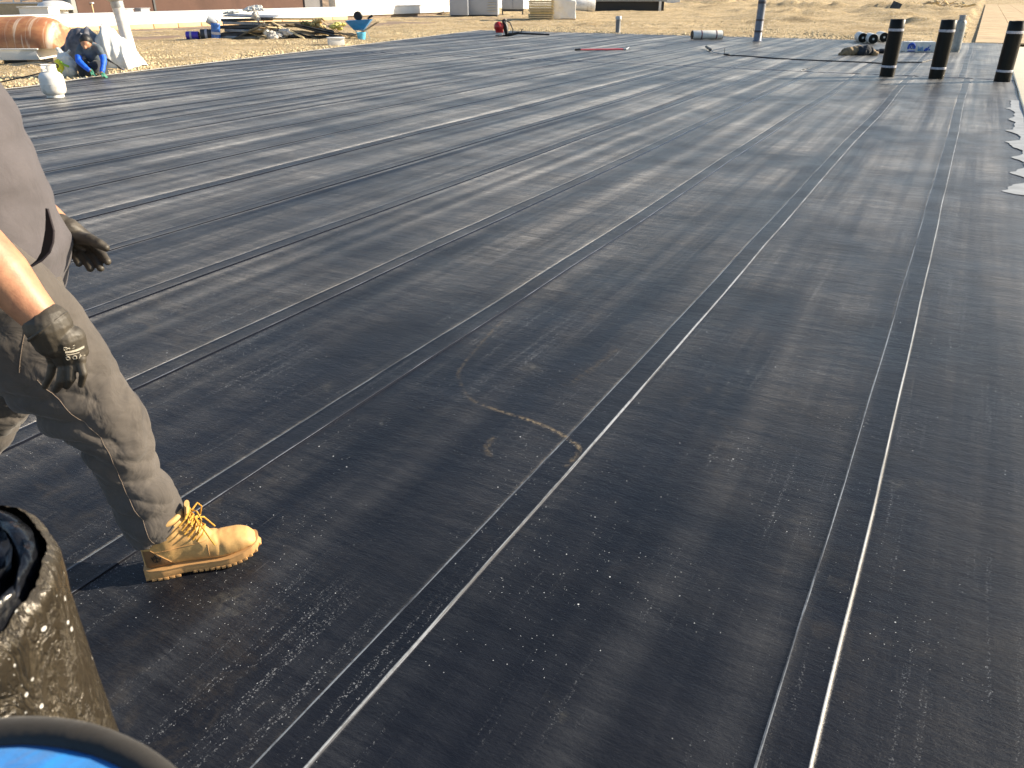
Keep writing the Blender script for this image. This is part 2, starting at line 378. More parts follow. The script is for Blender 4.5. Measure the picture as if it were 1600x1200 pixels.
# gravel roof: coarse sheet with low heaps, reaching the far parapets
def gravel_roof():
    xs = np.concatenate([np.arange(-48, -10, .22), np.arange(-10, 12, .3), np.arange(12, 80, 3)])
    ys = np.concatenate([np.arange(-12, 6, 1.), np.arange(6, 48, .25), np.arange(48, 110, .6), np.arange(110, 260, 3)])
    X, Y = np.meshgrid(xs, ys)
    Z = .07*fbm(X*.5, Y*.5)+.09*np.abs(fbm(X*1.3+9, Y*1.3, 4))
    hump = np.clip(fbm(X*.16+4, Y*.16+8, 3)-.18, 0, 1)
    Z += hump*.9*np.clip((Y-34)/14, 0, 1)+.3*np.clip(fbm(X*.6, Y*.45+3, 3)-.15, 0, 1)*np.clip((Y-31)/8, 0, 1)
    for (hx, hy, hh, rx_, ry_) in ((-30, 110, 1.0, 5, 2.2), (-26, 96, .6, 4, 2), (-15, 84, .55, 5, 1.3), (-11, 60, .35, 3, .9), (-6.5, 78, .6, 3, 1), (-5.2, 58, .4, 1.6, .8), (-3.5, 72, .5, 2, 1), (-9, 42, .22, 1.6, .6), (-14, 36, .16, 1.2, .5), (-3.2, 44, .22, 1.3, .5), (-17.2, 10.6, .12, 1, .7)):
        q = ((X-hx)/rx_)**2+((Y-hy)/ry_)**2; Z += hh*np.exp(-q)*(1+.8*vn(X*3, Y*3))
    # flat under and beside the membrane, under the walkway and by the wall
    inside = (X > left_edge(np.clip(Y, -5, 31))-.25) & (Y < FAR+.25)
    near = np.clip((left_edge(np.clip(Y, -5, 31))-.1-X)/.9, 0, 1); farr = np.clip((Y-FAR-.05)/1.2, 0, 1)
    Z = (Z+.02)*np.maximum(near*(Y < FAR+1), farr)
    Z[(X > -.4) & (Y > 5)] = -.03
    Z[inside] = -.05
    Z -= .012
    n, m = X.shape
    b = MB(); b.v = np.stack([X, Y, Z], -1).reshape(-1, 3).tolist()
    b.f = [(i*m+j, i*m+j+1, (i+1)*m+j+1, (i+1)*m+j) for i in range(n-1) for j in range(m-1)]; b.m = [0]*len(b.f)
    return tag(b.build('gravel_roof', M['gravel'], angle=0), 'flat roof covered in pale yellow gravel with low heaps', kind='structure')
gravel_roof()
b = MB()
for c, d in (((-46, 120, -4), (.3, 270, 8)),): pass
b.box((16, 124, -3.2), (128, 272, 6), 0)
tag(b.build('roof_slab', simple('slab_concrete', (.4, .36, .3), .9), smooth=False), kind='structure')
# ground far below the roof
b = MB(); b.add([(-900, -900, -7), (900, -900, -7), (900, 900, -7), (-900, 900, -7)], [(0, 1, 2, 3)])
tag(b.build('ground', M['earth'], smooth=False), kind='structure')
# loose stones over the gravel
def pebbles():
    vs_ = []; fs = []; base = [(1, 0, 0), (0, 1, 0), (-1, 0, 0), (0, -1, 0), (0, 0, .8), (0, 0, -.5)]
    F = [(0, 1, 4), (1, 2, 4), (2, 3, 4), (3, 0, 4), (1, 0, 5), (2, 1, 5), (3, 2, 5), (0, 3, 5)]
    N = 14000; cnt = 0
    while cnt < N:
        u = rng.rand()
        if u < .62:
            y = rng.uniform(6, 30); x = left_edge(y)-.15-abs(rng.normal(0, 2.6)); s = rng.uniform(.012, .045)
        else:
            y = FAR+.1+abs(rng.normal(0, 6)); x = rng.uniform(-18, -.4); s = rng.uniform(.015, .055)
        if x < -30: continue
        R_ = Matrix.Rotation(rng.rand()*6, 3, 'Z'); k = len(vs_)
        for p in base:
            q = R_ @ Vector((p[0]*s*rng.uniform(.8, 1.4), p[1]*s, p[2]*s)); vs_.append((x+q.x, y+q.y, .012+q.z))
        fs += [tuple(i+k for i in f) for f in F]; cnt += 1
    b = MB(); b.v = vs_; b.f = fs; b.m = [0]*len(fs)
    tag(b.build('loose_gravel', M['pebble'], smooth=False), kind='stuff')
pebbles()
# pale edging strip along the left and far edges of the membrane
b = MB(); Ys = np.linspace(-2, FAR, 70); P = []
for y in Ys: xl = float(left_edge(y)); P += [(xl-.12+.02*vn(y*1.3, 2.), y, .02), (xl+.015, y, .022)]
b.add(P, [(2*i, 2*i+1, 2*i+3, 2*i+2) for i in range(69)]); b.add([(p[0], p[1], -.05) for p in P[::2]]+P[::2], [(i, i+1, 71+i, 70+i) for i in range(69)])
Q = []
for x in np.linspace(-18.4, .7, 60): Q += [(x, FAR-.01, .022), (x, FAR+.09+.03*vn(x*2, 1.), .02)]
b.add(Q, [(2*i+1, 2*i+3, 2*i+2, 2*i)[::-1] for i in range(59)])
tag(b.build('edge_strip', simple('edge_mastic', (.72, .68, .6), .6), smooth=False), kind='structure')
# old brown roofing between the gravel and the white wall
b = MB(); xs = np.linspace(-31.3, -24.4, 40); ys = np.linspace(12, 52, 90); X, Y = np.meshgrid(xs, ys)
X = X+(X > -24.6)*fbm(Y*.3, Y*0, 3)*1.6; Z = .02+.03*vn(X*.7, Y*.4)-.08*(X > -24.9)
b.v = np.stack([X, Y, Z], -1).reshape(-1, 3).tolist(); b.f = [(i*40+j, i*40+j+1, (i+1)*40+j+1, (i+1)*40+j) for i in range(89) for j in range(39)]; b.m = [0]*len(b.f)
tag(b.build('old_roofing', M['oldroof']), kind='structure')
# long low white wall with tan blocks at its foot
t = thing('parapet_wall', 'long low white parapet wall in front of the brown building', 'wall', (-31.8, 20, 0))
b = MB(); b.box((-.3, 22, .42), (.75, 82, .45)); b.box((-.3, 22, .655), (.85, 82, .03)); b.build('wall_cap', M['white_sheet'], t, bevel=.02)
b = MB(); b.box((-.3, 22, .1), (.5, 82, .2)); b.build('wall_base', simple('wall_foot', (.22, .17, .13), .9), t, smooth=False)
def blk(y, x=0.06):
    b = MB(); b.box((x, y, .1), (.2, 1.26, .19)); return b.build('block', simple('tan_block', (.62, .45, .27), .9, var=.12) if 'tb' not in M else M['tb'], t, bevel=.012)
M['tb'] = simple('tan_block', (.62, .45, .27), .9, var=.12)
for i in range(14): blk(.5+i*1.31)
# brown building behind
t = thing('building', 'long brown rendered building with a grey end bay behind the white parapet wall', 'building', (-40, 44, 0))
for nm, y0, y1, x, mk in (('wall', -16.6, -.2, 0, (.1, .055, .042)), ('end_wall', -16.85, -16.62, -.02, (.3, .31, .3)), ('grey_panel', -.15, 1.6, .1, (.17, .17, .18))):
    b = MB(); b.box((x-1.1, (y0+y1)/2, -.2), (2.2, y1-y0, 6.8)); b.build(nm, simple('render_'+nm, mk, .9, var=.15, vs_=.7, dirt=tuple(v*.7 for v in mk)), t, smooth=False)
b = MB(); 
for yy in (-12.0,): b.box((.02, yy, -.2), (.06, .12, 6.7))
b.build('expansion_joint', M['dark'], t, smooth=False)
for yy in (-14.3, -13.3):
    b = MB(); b.box((.6, yy, .45), (.5, .55, .35)); b.box((.6, yy, .65), (.6, .62, .04)); b.build('wall_vent', M['cab'], t, bevel=.02)
# white building side beyond, far end
t = thing('white_wall_section', 'bright white wall section running beyond the brown building', 'wall', (-39.4, 64, 0))
b = MB(); b.box((0, 0, 1.5), (.6, 36, 3)); b.build('wall_face', M['white_sheet'], t, bevel=.03); b = MB(); b.box((0, 0, 3.06), (.8, 36.2, .12)); b.build('coping', M['white_metal'], t)
# right hand parapet and walkway
t = thing('right_parapet', 'low cream parapet top along the right edge of the black membrane', 'wall', (.78, 9, 0))
b = MB(); n = 60
for i in range(n):
    pass
b.box((1.2, 4.2, -.05), (2.4, 31, .16)); b.build('parapet_top', simple('cream_coating', (.78, .7, .52), .75, var=.1), t, bevel=.015)
t2 = MB(); t2.tube([(.0, y, .018+.006*math.sin(y*3)) for y in np.linspace(-11, 19.7, 60)], .012, 6); t2.build('edge_shade', M['lapdark'], t)  # dark line laid in for the shade on the parapet's left side
b = MB(); k = 0
for j in range(70):
    for i in range(4):
        b.box((-.05+.62+i*1.24, FAR+.75+j*1.24+(.02 if i % 2 else 0), .0+.004*rng.rand()), (1.215, 1.215, .05), rz=rng.normal(0, .004))
tag(b.build('walkway', simple('paver', (.6, .44, .25), .85, var=.25, vs_=1.2, dirt=(.42, .3, .18)), bevel=0), kind='structure')
# splashes of grey-white coating on the right edge of the membrane
def splash():
    ys = np.arange(7.4, 14.6, .02); 
    pk = [(7.75, .26, .12), (7.95, .2, .1), (8.55, .16, .09), (8.9, .17, .1), (9.3, .1, .07), (9.75, .15, .11), (10.2, .22, .12), (10.6, .27, .13), (11.2, .12, .1), (11.7, .16, .13), (12.3, .1, .1), (12.8, .14, .13), (13.4, .08, .1), (13.9, .06, .12)]
    wv = .095+sum(a*1.1*np.exp(-np.abs((ys-c-.12*np.abs(vn(ys*4, ys*0+c)))/(s*1.9))**2.2)*(.75+.6*vn(ys*7+c, ys*0)) for c, a, s in pk[::2])+.05*np.clip(fbm(ys*2.2, ys*0+3, 5)+.3, 0, 1)+.012*vn(ys*22, ys*0)
    wv[ys < 7.55] = 0.0
    b = MB(); P = []
    for y, q in zip(ys, wv): P += [(.79, y, .013), (.765-max(0, q)*1.0, y, .0125)]
    b.add(P, [(2*i, 2*i+2, 2*i+3, 2*i+1) for i in range(len(ys)-1)])
    return tag(b.build('coating_splash', simple('spilled_coating', (.36, .38, .39), .6, var=.2), smooth=False), 'ragged splash of pale grey coating on the right edge of the membrane', 'paint splash')
splash()
# brown scorched trail curving over the strips
def trail():
    m, t, p = newmat('dirt_smear'); c = t.co(); a = t.rng(t.noise(c, 38, 5, .75, .4), .42, .62)
    u = t.n('ShaderNodeTexCoord'); s = t.n('ShaderNodeSeparateXYZ'); t.L(u.outputs['UV'], s.inputs[0])
    e = t.math('SUBTRACT', 1, t.math('ABSOLUTE', t.math('MULTIPLY', t.math('SUBTRACT', s.outputs[1], .5), 2)))
    a = t.math('MULTIPLY', a, t.math('POWER', e, 1.3)); a = t.math('MULTIPLY', a, s.outputs[0])
    p.inputs['Base Color'].default_value = (.34, .26, .15, 1); p.inputs['Roughness'].default_value = .8; t.L(a, p.inputs['Alpha'])
    paths = [([(-1.79,3.16), (-1.74,2.87), (-1.68,2.59), (-1.62,2.48), (-1.49,2.36), (-1.36,2.33), (-1.22,2.32), (-1.10,2.30), (-1.02,2.27), (-0.95,2.23), (-0.93,2.16), (-0.94,2.07)], .015, [.2, .15, .2, .12, .2, .5, .75, .65, .85, .7, .45, .15]),
             ([(-1.25,2.14), (-1.25,2.09), (-1.22,2.04), (-1.19,2.01)], .02, [.25, .35, .3, .1]),
             ([(-1.20,2.64), (-1.17,2.83), (-1.15,3.15)], .03, [.08, .12, .15])]
    b = MB(); uv = []
    for pts, wd, al in paths:
        pts = [Vector((q[0], q[1], 0)) for q in pts]; fine = []; fa = []
        for i in range(len(pts)-1):
            for k in range(6):
                f = k/6; a0 = pts[max(0, i-1)]; a1 = pts[i]; a2 = pts[i+1]; a3 = pts[min(len(pts)-1, i+2)]
                fine.append(.5*((2*a1)+(a2-a0)*f+(2*a0-5*a1+4*a2-a3)*f*f+(3*a1-a0-3*a2+a3)*f**3)); fa.append(al[i]*(1-f)+al[i+1]*f)
        P = []; k0 = b.n
        for i, q in enumerate(fine):
            d = (fine[min(i+1, len(fine)-1)]-fine[max(0, i-1)]).normalized(); nrm = Vector((-d.y, d.x, 0))
            for s_ in (-1, 1): P.append(q+nrm*wd*s_+Vector((0, 0, .0175))); uv.append((fa[i], (s_+1)/2))
        b.add(P, [(2*i, 2*i+1, 2*i+3, 2*i+2) for i in range(len(fine)-1)])
    o = b.build('dirt_trail', m, smooth=False); ul = o.data.uv_layers.new(name='uv')
    for l in o.data.loops: ul.data[l.index].uv = uv[l.vertex_index]
    tag(o, 'curving brown trail of dirt on the black membrane', kind='stuff')
trail()
# ---------------- rolls, cylinders and tools at the far end ----------------
def spiral_end(b, r, z, n=7, mi=0):
    pts = [(math.cos(a)*(r*.25+(r*.72)*a/(n*6.283)), math.sin(a)*(r*.25+(r*.72)*a/(n*6.283)), z) for a in np.linspace(0, n*6.283, n*26)]
    b.tube(pts, r*.03, 5, mi)
def make_roll(name, label, loc, wrap=None, r=.135, h=1.0):
    t = thing(name, label, 'membrane roll', loc)
    b = MB(); pr = [(r*.3, .06), (r*.3, 0), (r, 0), (r*1.0, .2), (r*1.01, .5), (r, .8), (r, h), (r*.93, h+.008), (r*.3, h), (r*.28, h-.1), (0, h-.1)]
    b.lathe(pr[1:], n=40); spiral_end(b, r, h+.004); b.build('sheet', M['rollskin'], t, angle=50)
    for z in ((.16, .2), (.8, .845)):
        q = MB(); q.lathe([(r*1.0, z[0]), (r*1.025, z[0]+.004), (r*1.025, z[1]-.004), (r*1.0, z[1])], n=40); q.build('tape_band', M['tape'], t)
    return t
M['rollskin'] = simple('roll_black', (.006, .007, .006), .42, spec=.2, var=.4, bs=40, bd=.004)
M['tape'] = simple('tape_grey', (.5, .5, .55), .35, var=.25, vs_=25)
r0 = make_roll('membrane_roll', 'left one of three upright black membrane rolls at the far end', (*(-1.39,17.67), .01))
dup(r0, (*(-0.53,17.72), .01), 1.1, 'middle one of three upright black rolls, directly in front of the tall grey gas cylinder'); 
dup(r0, (*(0.56,17.66), .01), 2.3, 'upright black roll nearest the cream parapet at the right edge')
for o in (r0,): o['group'] = 'upright black membrane rolls'
for o in sc.objects:
    if o.name.startswith('membrane_roll.'): o['group'] = 'upright black membrane rolls'
# tall gas cylinder
t = thing('gas_cylinder', 'tall pale grey gas cylinder with an open collar behind the middle roll', 'gas cylinder', (*(-0.47,25.74), .01)); t.scale = (.7, .7, .74)
b = MB(); b.lathe([(.16, 0), (.165, .02), (.165, .07), (.18, .09), (.185, .15), (.185, .9), (.175, .98), (.14, 1.05), (.07, 1.09), (.0001, 1.1)], n=36); b.build('cylinder_body', M['galvp'] if 'galvp' in M else simple('grey_cyl', (.34, .35, .33), .5, var=.2, dirt=(.2, .18, .15)), t)
b = MB()
for a0 in (.5, 3.6):
    pts = [(math.cos(a)*.12, math.sin(a)*.12, 1.06) for a in np.linspace(a0, a0+2.2, 14)]; top = [(p[0], p[1], 1.2) for p in pts]
    q = pts+top; n = 14; b.add([(x*s_, y*s_, z) for s_ in (1, .94) for x, y, z in q], [(i, i+1, n+i+1, n+i) for i in range(n-1)]+[(2*n+i+1, 2*n+i, 3*n+i, 3*n+i+1) for i in range(n-1)]+[(n+i, n+i+1, 3*n+i+1, 3*n+i) for i in range(n-1)])
b.tube([(math.cos(a)*.117, math.sin(a)*.117, 1.21) for a in np.linspace(0, 6.283, 30)], .014, 8); b.build('collar', M['grey_metal'], t)
b = MB(); b.lathe([(.03, 1.08), (.03, 1.13), (.015, 1.14), (.04, 1.16), (.04, 1.18), (.0001, 1.18)], n=16); b.build('valve', M['black'], t)
# white propane tank
t = thing('propane_tank', 'squat white propane tank with a black hose near the left edge of the membrane', 'gas tank', (*(-12.36,7.76), .012)); t.scale = (1, 1, .84)
b = MB(); b.lathe([(.1, 0), (.125, .01), (.125, .05), (.1, .055)], n=36); b.build('foot_ring', M['white_metal'], t)
b = MB(); b.lathe([(.06, .035), (.12, .05), (.16, .09), (.175, .15), (.175, .34), (.165, .39), (.13, .435), (.07, .46), (.0001, .465)], n=40); b.lathe([(.176, .24), (.178, .243), (.178, .25), (.176, .253)], n=40); b.build('tank_body', M['white_metal'], t)
b = MB()
for a0 in (-.9, 2.2):
    n = 14; A_ = np.linspace(a0, a0+1.9, n)
    for rr, in ((.1,),):
        vs_ = [(math.cos(a)*s_, math.sin(a)*s_, z) for s_, z in ((.11, .43), (.10, .56), (.094, .56), (.104, .43)) for a in A_]
        b.add(vs_, [(k*n+i, k*n+i+1, ((k+1) % 4)*n+i+1, ((k+1) % 4)*n+i) for k in range(4) for i in range(n-1)]+[(0, n, 2*n, 3*n), (n-1, 4*n-1, 3*n-1, 2*n-1)])
b.tube([(math.cos(a)*.098, math.sin(a)*.098, .565) for a in np.linspace(0, 6.283, 30)], .01, 8); b.build('collar', M['white_metal'], t)
b = MB(); b.lathe([(.025, .46), (.025, .51), (.012, .52), (.03, .53), (.03, .545), (.0001, .545)], n=14); b.build('valve', M['grey_metal'], t)
o0 = (-12.36,7.76); e0 = (-13.27,7.63)
pts = []
for f in np.linspace(0, 1, 30):
    px = o0[0]-.05+(e0[0]-o0[0]-.9)*f; py = o0[1]+(e0[1]-o0[1])*f+.5*math.sin(f*5)
    pts.append((px, py+.15*f, .49*(1-f)**2*1.1+.02+.12*math.sin(f*3.14)))
b = MB(); b.tube(pts, .011, 8); tag(b.build('gas_hose', M['black']), 'thin black hose curving down to the left from the white propane tank', 'hose')
# vent pipes
def pipe(name, label, loc, r, h, mat, bands=(), capd=True, cap_r=1.25, tilt=(0, 0)):
    t = thing(name, label, 'pipe', loc); t.rotation_euler = (tilt[0], tilt[1], 0)
    b = MB(); b.lathe([(r*1.5, 0), (r*1.1, .03), (r, .05), (r, h), (r*.8, h), (r*.78, h-.2), (.0001, h-.2)], n=30); b.build('pipe_body', mat, t)
    for z, hh in bands:
        q = MB(); q.lathe([(r, z), (r*1.03, z+.003), (r*1.03, z+hh-.003), (r, z+hh)], n=30); q.build('band', M['bandm'], t)
    if capd:
        q = MB(); q.lathe([(r, h-.12), (r*cap_r, h-.11), (r*cap_r, h-.01), (r*cap_r*.9, h+.01), (r*.7, h+.012), (.0001, h+.014)], n=30); q.build('cap', M['galv'], t)
    return t
M['bandm'] = simple('dark_band', (.06, .05, .06), .4); M['pipedk'] = simple('pipe_grey', (.16, .17, .18), .5)
pipe('vent_pipe', 'short grey capped pipe standing near the middle of the far membrane edge', (*(-12.42,31.20), 0), .095, .6, M['pipedk'], capd=True)
M['foil'] = simple('foil_pipe', (.17, .18, .21), .4, .3, var=.3, vs_=10, bs=20, bd=.01)
pipe('vent_pipe', 'tall grey pipe with dark bands standing at the far edge beside the lying white roll', (*(-6.33,28.23), 0), .125, 1.3, M['foil'], bands=((.28, .06), (.62, .05), (1.12, .07)), capd=False)
# mushroom vent at left
t = thing('mushroom_vent', 'tall white vent pipe with a mushroom cap behind the plastic tarp', 'vent', (*(-19.61,14.68), 0)); t.rotation_euler = (0, 0, HEAD)
t.rotation_euler = (0, R(-5), HEAD)
b = MB(); b.lathe([(.19, 0), (.15, .05), (.145, 1.3)], n=32); b.build('pipe_body', M['white_metal'], t)
b = MB(); b.lathe([(.15, 1.1), (.155, 1.12), (.155, 1.25), (.23, 1.3), (.25, 1.33), (.24, 1.36)], n=32); b.build('louvre', M['galv'], t)
b = MB(); b.lathe([(.2, 1.33), (.27, 1.36), (.28, 1.4), (.25, 1.46), (.15, 1.5), (.0001, 1.51)], n=32); b.build('vent_cap', M['white_metal'], t)
# white roll lying down
def lying_roll(name, label, loc, rz, L=1.05, r=.14, skin='whitebag', bands=True, group=None):
    t = thing(name, label, 'membrane roll', (loc[0], loc[1], r+.01), rz, group)
    b = MB(); b.lathe([(r*.95, -L/2+.002), (r, -L/2+.02), (r*1.01, 0), (r, L/2-.02), (r*.95, L/2)], n=36, axis=(1, 0, 0)); b.build('wrapper', M[skin], t)
    for s_ in (-1, 1):
        q = MB(); pr = [(.03, 0), (r*.93, 0), (r*.93, .02), (.05, .02), (.045, -.05)]
        q.lathe([(0.0001, -.02), (.03, -.02), (.035, .012), (r*.96, .012), (r*.97, -.02)], c=(s_*L/2, 0, 0), n=30, axis=(s_, 0, 0)); q.build('roll_end', M['rollskin'], t)
    if bands:
        for x in (-.22, .3):
            q = MB(); q.lathe([(r*1.0, x-.02), (r*1.025, x-.018), (r*1.025, x+.018), (r*1.0, x+.02)], n=36, axis=(1, 0, 0)); q.build('tape_band', M['maroon'], t)
    return t
M['maroon'] = simple('maroon_tape', (.16, .05, .07), .4)
lying_roll('wrapped_roll', 'roll wrapped in white film lying on its side at the far membrane edge', (-8.10,28.52), HEAD+.12)
for i, (px, py) in enumerate(((1344, 67), (1360, 69), (1377, 66))):
    g_ = [(-3.27,29.12), (-2.90,28.56), (-2.71,29.81)][i]
    lying_roll('lying_roll', ['leftmost of three short rolls lying end-on with white tops', 'middle one of three short rolls lying end-on, set slightly forward', 'rightmost of three short lying rolls, partly behind the left upright roll'][i], (g_[0]-.05, g_[1]+.35), HEAD+math.pi/2-.25, L=.95, r=.145, bands=False, group='three short rolls lying side by side')
# torch and its hose
t = thing('roofing_torch', 'thin black gas torch lying on the far membrane with a dark hose trailing right', 'torch', (*(-6.63,23.51), .03), 0)
q0 = Vector((*(-6.63,23.51), .03))
def loc3(p, z): return Vector((p[0], p[1], z))-q0
b = MB(); b.tube([loc3((-6.74,23.76), .07), loc3((-6.33,22.80), .05)], [.032, .035], 14); b.build('burner', M['black'], t)
b = MB(); b.tube([loc3((-6.42,23.04), .05), loc3((-5.98,21.91), .04), loc3((-5.56,21.50), .04)], .011, 8); b.build('lance', M['grey_metal'], t)
b = MB(); b.tube([loc3((-5.61,21.48), .04), loc3((-5.46,21.43), .04)], [.02, .024], 10); b.tube([loc3((-5.63,21.58), .04), loc3((-5.63,21.58), .18)], .006, 6); b.build('handle', M['blackmat'], t)
b = MB(); P = [(-5.48,21.42), (-5.04,21.42), (-4.40,21.07), (-3.60,20.84), (-2.87,20.82), (-2.17,20.80), (-1.75,20.64), (-1.52,21.15), (-1.26,21.30), (-1.01,21.44), (-0.86,22.35)]
b.tube([(p[0], p[1], .025) for p in P], .013, 8); tag(b.build('torch_hose', M['black']), 'long dark hose running right from the torch behind the left upright roll', 'hose')
# red pole
a0 = Vector((*(-9.69,21.24), .035)); a1 = Vector((*(-8.45,22.21), .035)); t = thing('long_pole', 'red pole with a black grip lying on the membrane short of the far edge', 'pole', a0); d = a1-a0
b = MB(); b.tube([d*.1, d*.88], .022, 10); b.build('shaft', M['pink'], t)
b = MB(); b.tube([d*0, d*.1], .032, 10); b.build('grip', M['black'], t)
b = MB(); b.tube([d*.88, d*.93], .028, 10); b.tube([d*.93, d*.97+Vector((0, .1, .05)), d*1.0], .015, 8); b.build('ferrule', M['galv'], t)
# backpack blower
t = thing('backpack_blower', 'red and black backpack blower standing at the far membrane edge by the board stack', 'blower', (*(-15.08,27.04), .01), HEAD)
b = MB(); b.box((-.27, 0, .27), (.28, .3, .3)); b.ball((-.3, -.05, .32), .17, 10); b.build('engine_housing', M['red'], t, remesh=.02, smoothit=3)
b = MB(); b.box((-.24, 0, .08), (.16, .26, .12)); b.build('fuel_tank', M['whitebag'], t, bevel=.03)
b = MB(); b.tube([(-.1, .05, .55), (-.04, -.02, .3), (0, 0, .04)], [.09, .1, .06], 12); b.tube([(-.42, 0, .02), (.12, 0, .02)], .02, 8); b.build('back_plate', M['black'], t)
b = MB(); b.tube([(-.05, -.08, .52), (.12, -.1, .45), (.22, -.1, .22), (.2, -.1, .05)], .02, 8); b.tube([(-.1, -.12, .5), (0, -.16, .35), (.02, -.16, .1)], .016, 8); b.build('shoulder_strap', M['blackmat'], t)
b = MB(); b.tube([(.02, 0, .06), (.16, -.05, .06), (.32, -.05, .09), (.46, -.05, .12)], [.05, .05, .045, .04], 12); b.build('bend_hose', M['black'], t)
b = MB(); b.tube([(.44, -.05, .1), (1.55, .05, .05)], [.035, .03], 12); b.tube([(.5, -.05, .1), (.56, -.05, .24)], .018, 8); b.build('blower_tube', M['blackmat'], t)
# discarded gloves and jacket
t = thing('work_jacket', 'crumpled brown and black jacket lying left of the upright rolls', 'jacket', (*(-2.54,23.28), .01), HEAD)
b = MB()
for (x, y, z, r, s_) in ((-.35, 0, .07, .16, 1), (-.18, .05, .1, .15, 1), (-.5, 0, .03, .08, 1), (-.05, .1, .12, .13, 1), (.28, .08, .08, .11, 1), (.33, 0, .05, .09, 1)): b.ball((x, y, z), r, 10, sc3=(1.2, .9, .75))
o = b.build('brown_body', simple('khaki_cloth', (.3, .22, .13), .9, var=.5, vs_=9), t, remesh=.015, smoothit=3); displace(o, lambda c: .05*fbm(c[:, 0]*9, c[:, 1]*9+c[:, 2]*9, 3))
b = MB()
for (x, y, z, r) in ((.05, -.04, .12, .15), (.16, .02, .12, .14), (.0, -.08, .07, .12)): b.ball((x, y, z), r, 10, sc3=(1.1, .9, .85))
o = b.build('black_lining', M['dkcloth'], t, remesh=.015, smoothit=3); displace(o, lambda c: .04*fbm(c[:, 0]*10, c[:, 1]*10+c[:, 2]*7, 3))
t = thing('work_glove', 'flat black glove lying between the crumpled jacket and the left upright roll', 'glove', (*(-2.24,24.22), .01), HEAD)
b = MB(); b.ball((-.05, 0, .05), .1, 10, sc3=(1.3, 1, .5)); b.ball((.12, 0, .06), .11, 10, sc3=(1.3, 1, .55)); b.cone((-.1, 0, .04), .05, (-.3, .02, .03), .035); b.build('glove_palm', M['black'], t, remesh=.012, smoothit=4)
# white and blue sack
t = thing('printed_sack', 'white sack with a round blue printed emblem lying between the left and middle upright rolls', 'sack', (*(-1.29,25.29), .01), HEAD)
b = MB(); b.box((0, .16, .13), (.76, .36, .26)); o = b.build('sack_body', M['whitebag'], t, remesh=.02, smoothit=8); displace(o, lambda c: .02*fbm(c[:, 0]*7, c[:, 2]*7+c[:, 1]*5, 3))
def pr(pts, w_, y=-.035): 
    q = MB(); q.tube([(p[0], y, p[1]) for p in pts], w_, 6); return q
M['print'] = simple('blue_print', (.02, .09, .5), .5, var=.2); M['printl'] = simple('light_blue_print', (.15, .4, .75), .5)
q = MB(); q.tube([(-.27+.085*math.cos(a), -.035, .125+.085*math.sin(a)) for a in np.linspace(-.5, 3.64, 24)], .027, 8); q.tube([(-.27+.035*math.cos(a), -.037, .13+.035*math.sin(a)) for a in np.linspace(0, 6.28, 16)], .011, 6)
q.tube([(-.36, -.035, .03), (-.16, -.035, .03)], .014, 6); q.build('round_emblem', M['print'], t)
q = MB()
for x in (-.07, -.035, 0, .04): q.tube([(x, -.03, .03), (x-.01, -.035, .12+.03*math.sin(x*60))], .011, 6)
q.build('light_print', M['printl'], t)
q = MB(); q.tube([(.1, -.03, .03), (.14, -.035, .1)], .022, 6); q.tube([(.15, -.03, .03), (.2, -.035, .13)], .016, 6); q.tube([(.21, -.03, .05), (.24, -.035, .07)], .02, 6); q.tube([(.22, -.033, .15), (.235, -.033, .16)], .012, 6); q.build('blue_print', M['print'], t)

# ---------------- things on the gravel, left side ----------------
# rusty duct on a white curb
def rust():
    m, t, p = newmat('rusted_sheet'); c = t.co((1, 1, 1)); 
    n = t.noise(c, 2.2, 5, .6, .6); col = t.mix(t.rng(n, .35, .65), (.33, .13, .06), (.52, .27, .12))
    col = t.mix(t.rng(t.noise(c, 9, 5, .65), .55, .7, 0, .6), col, (.2, .08, .05))
    s_ = t.co((3.2, .3, .3), (0, R(20), 0)); col = t.mix(t.rng(t.noise(s_, .9, 5, .6, 1.8), .55, .66, 0, .85), col, (.8, .72, .58))
    t.L(col, p.inputs['Base Color']); p.inputs['Roughness'].default_value = .6; return m
t = thing('rusty_duct', 'big rounded rusty duct with pale streaks on a white curb at the left edge', 'duct', (*(-18.08,10.55), 0), HEAD+R(4)); t.scale = (1, 1, .84)
L0, L1 = -3.2, 1.0
b = MB(); prof = []
xs = np.linspace(L0, L1, 30)
for x in xs:
    k = min(1, (L1-x)/.45); k = math.sqrt(max(.02, 1-(1-k)**2)); prof.append(k)
n = 26; vs_ = []
for x, k in zip(xs, prof):
    for i in range(n):
        a = math.pi*i/(n-1); vs_.append((x, .75-.72*math.cos(a)*(.8+.2*k), .46+.72*math.sin(a)**.85*k*(1+.012*math.sin(x*9))))
b.add(vs_, [(i*n+j, i*n+j+1, (i+1)*n+j+1, (i+1)*n+j) for i in range(29) for j in range(n-1)]+[tuple(range(29*n, 30*n))]); b.build('duct_shell', rust(), t)
b = MB(); b.box(((L0+L1-.35)/2, .75, .33), (L1-L0-.5, 1.46, .27)); b.box(((L0+L1-.35)/2, .75, .455), (L1-L0-.4, 1.56, .03)); b.build('curb', M['white_sheet'], t, bevel=.01)
b = MB(); b.box((L1-1.0, .8, .1), (.5, 1.2, .22)); b.build('support', M['dark'], t, smooth=False); b = MB(); b.box((L0+.8, .8, .1), (.5, 1.2, .22)); b.build('support', M['dark'], t, smooth=False)
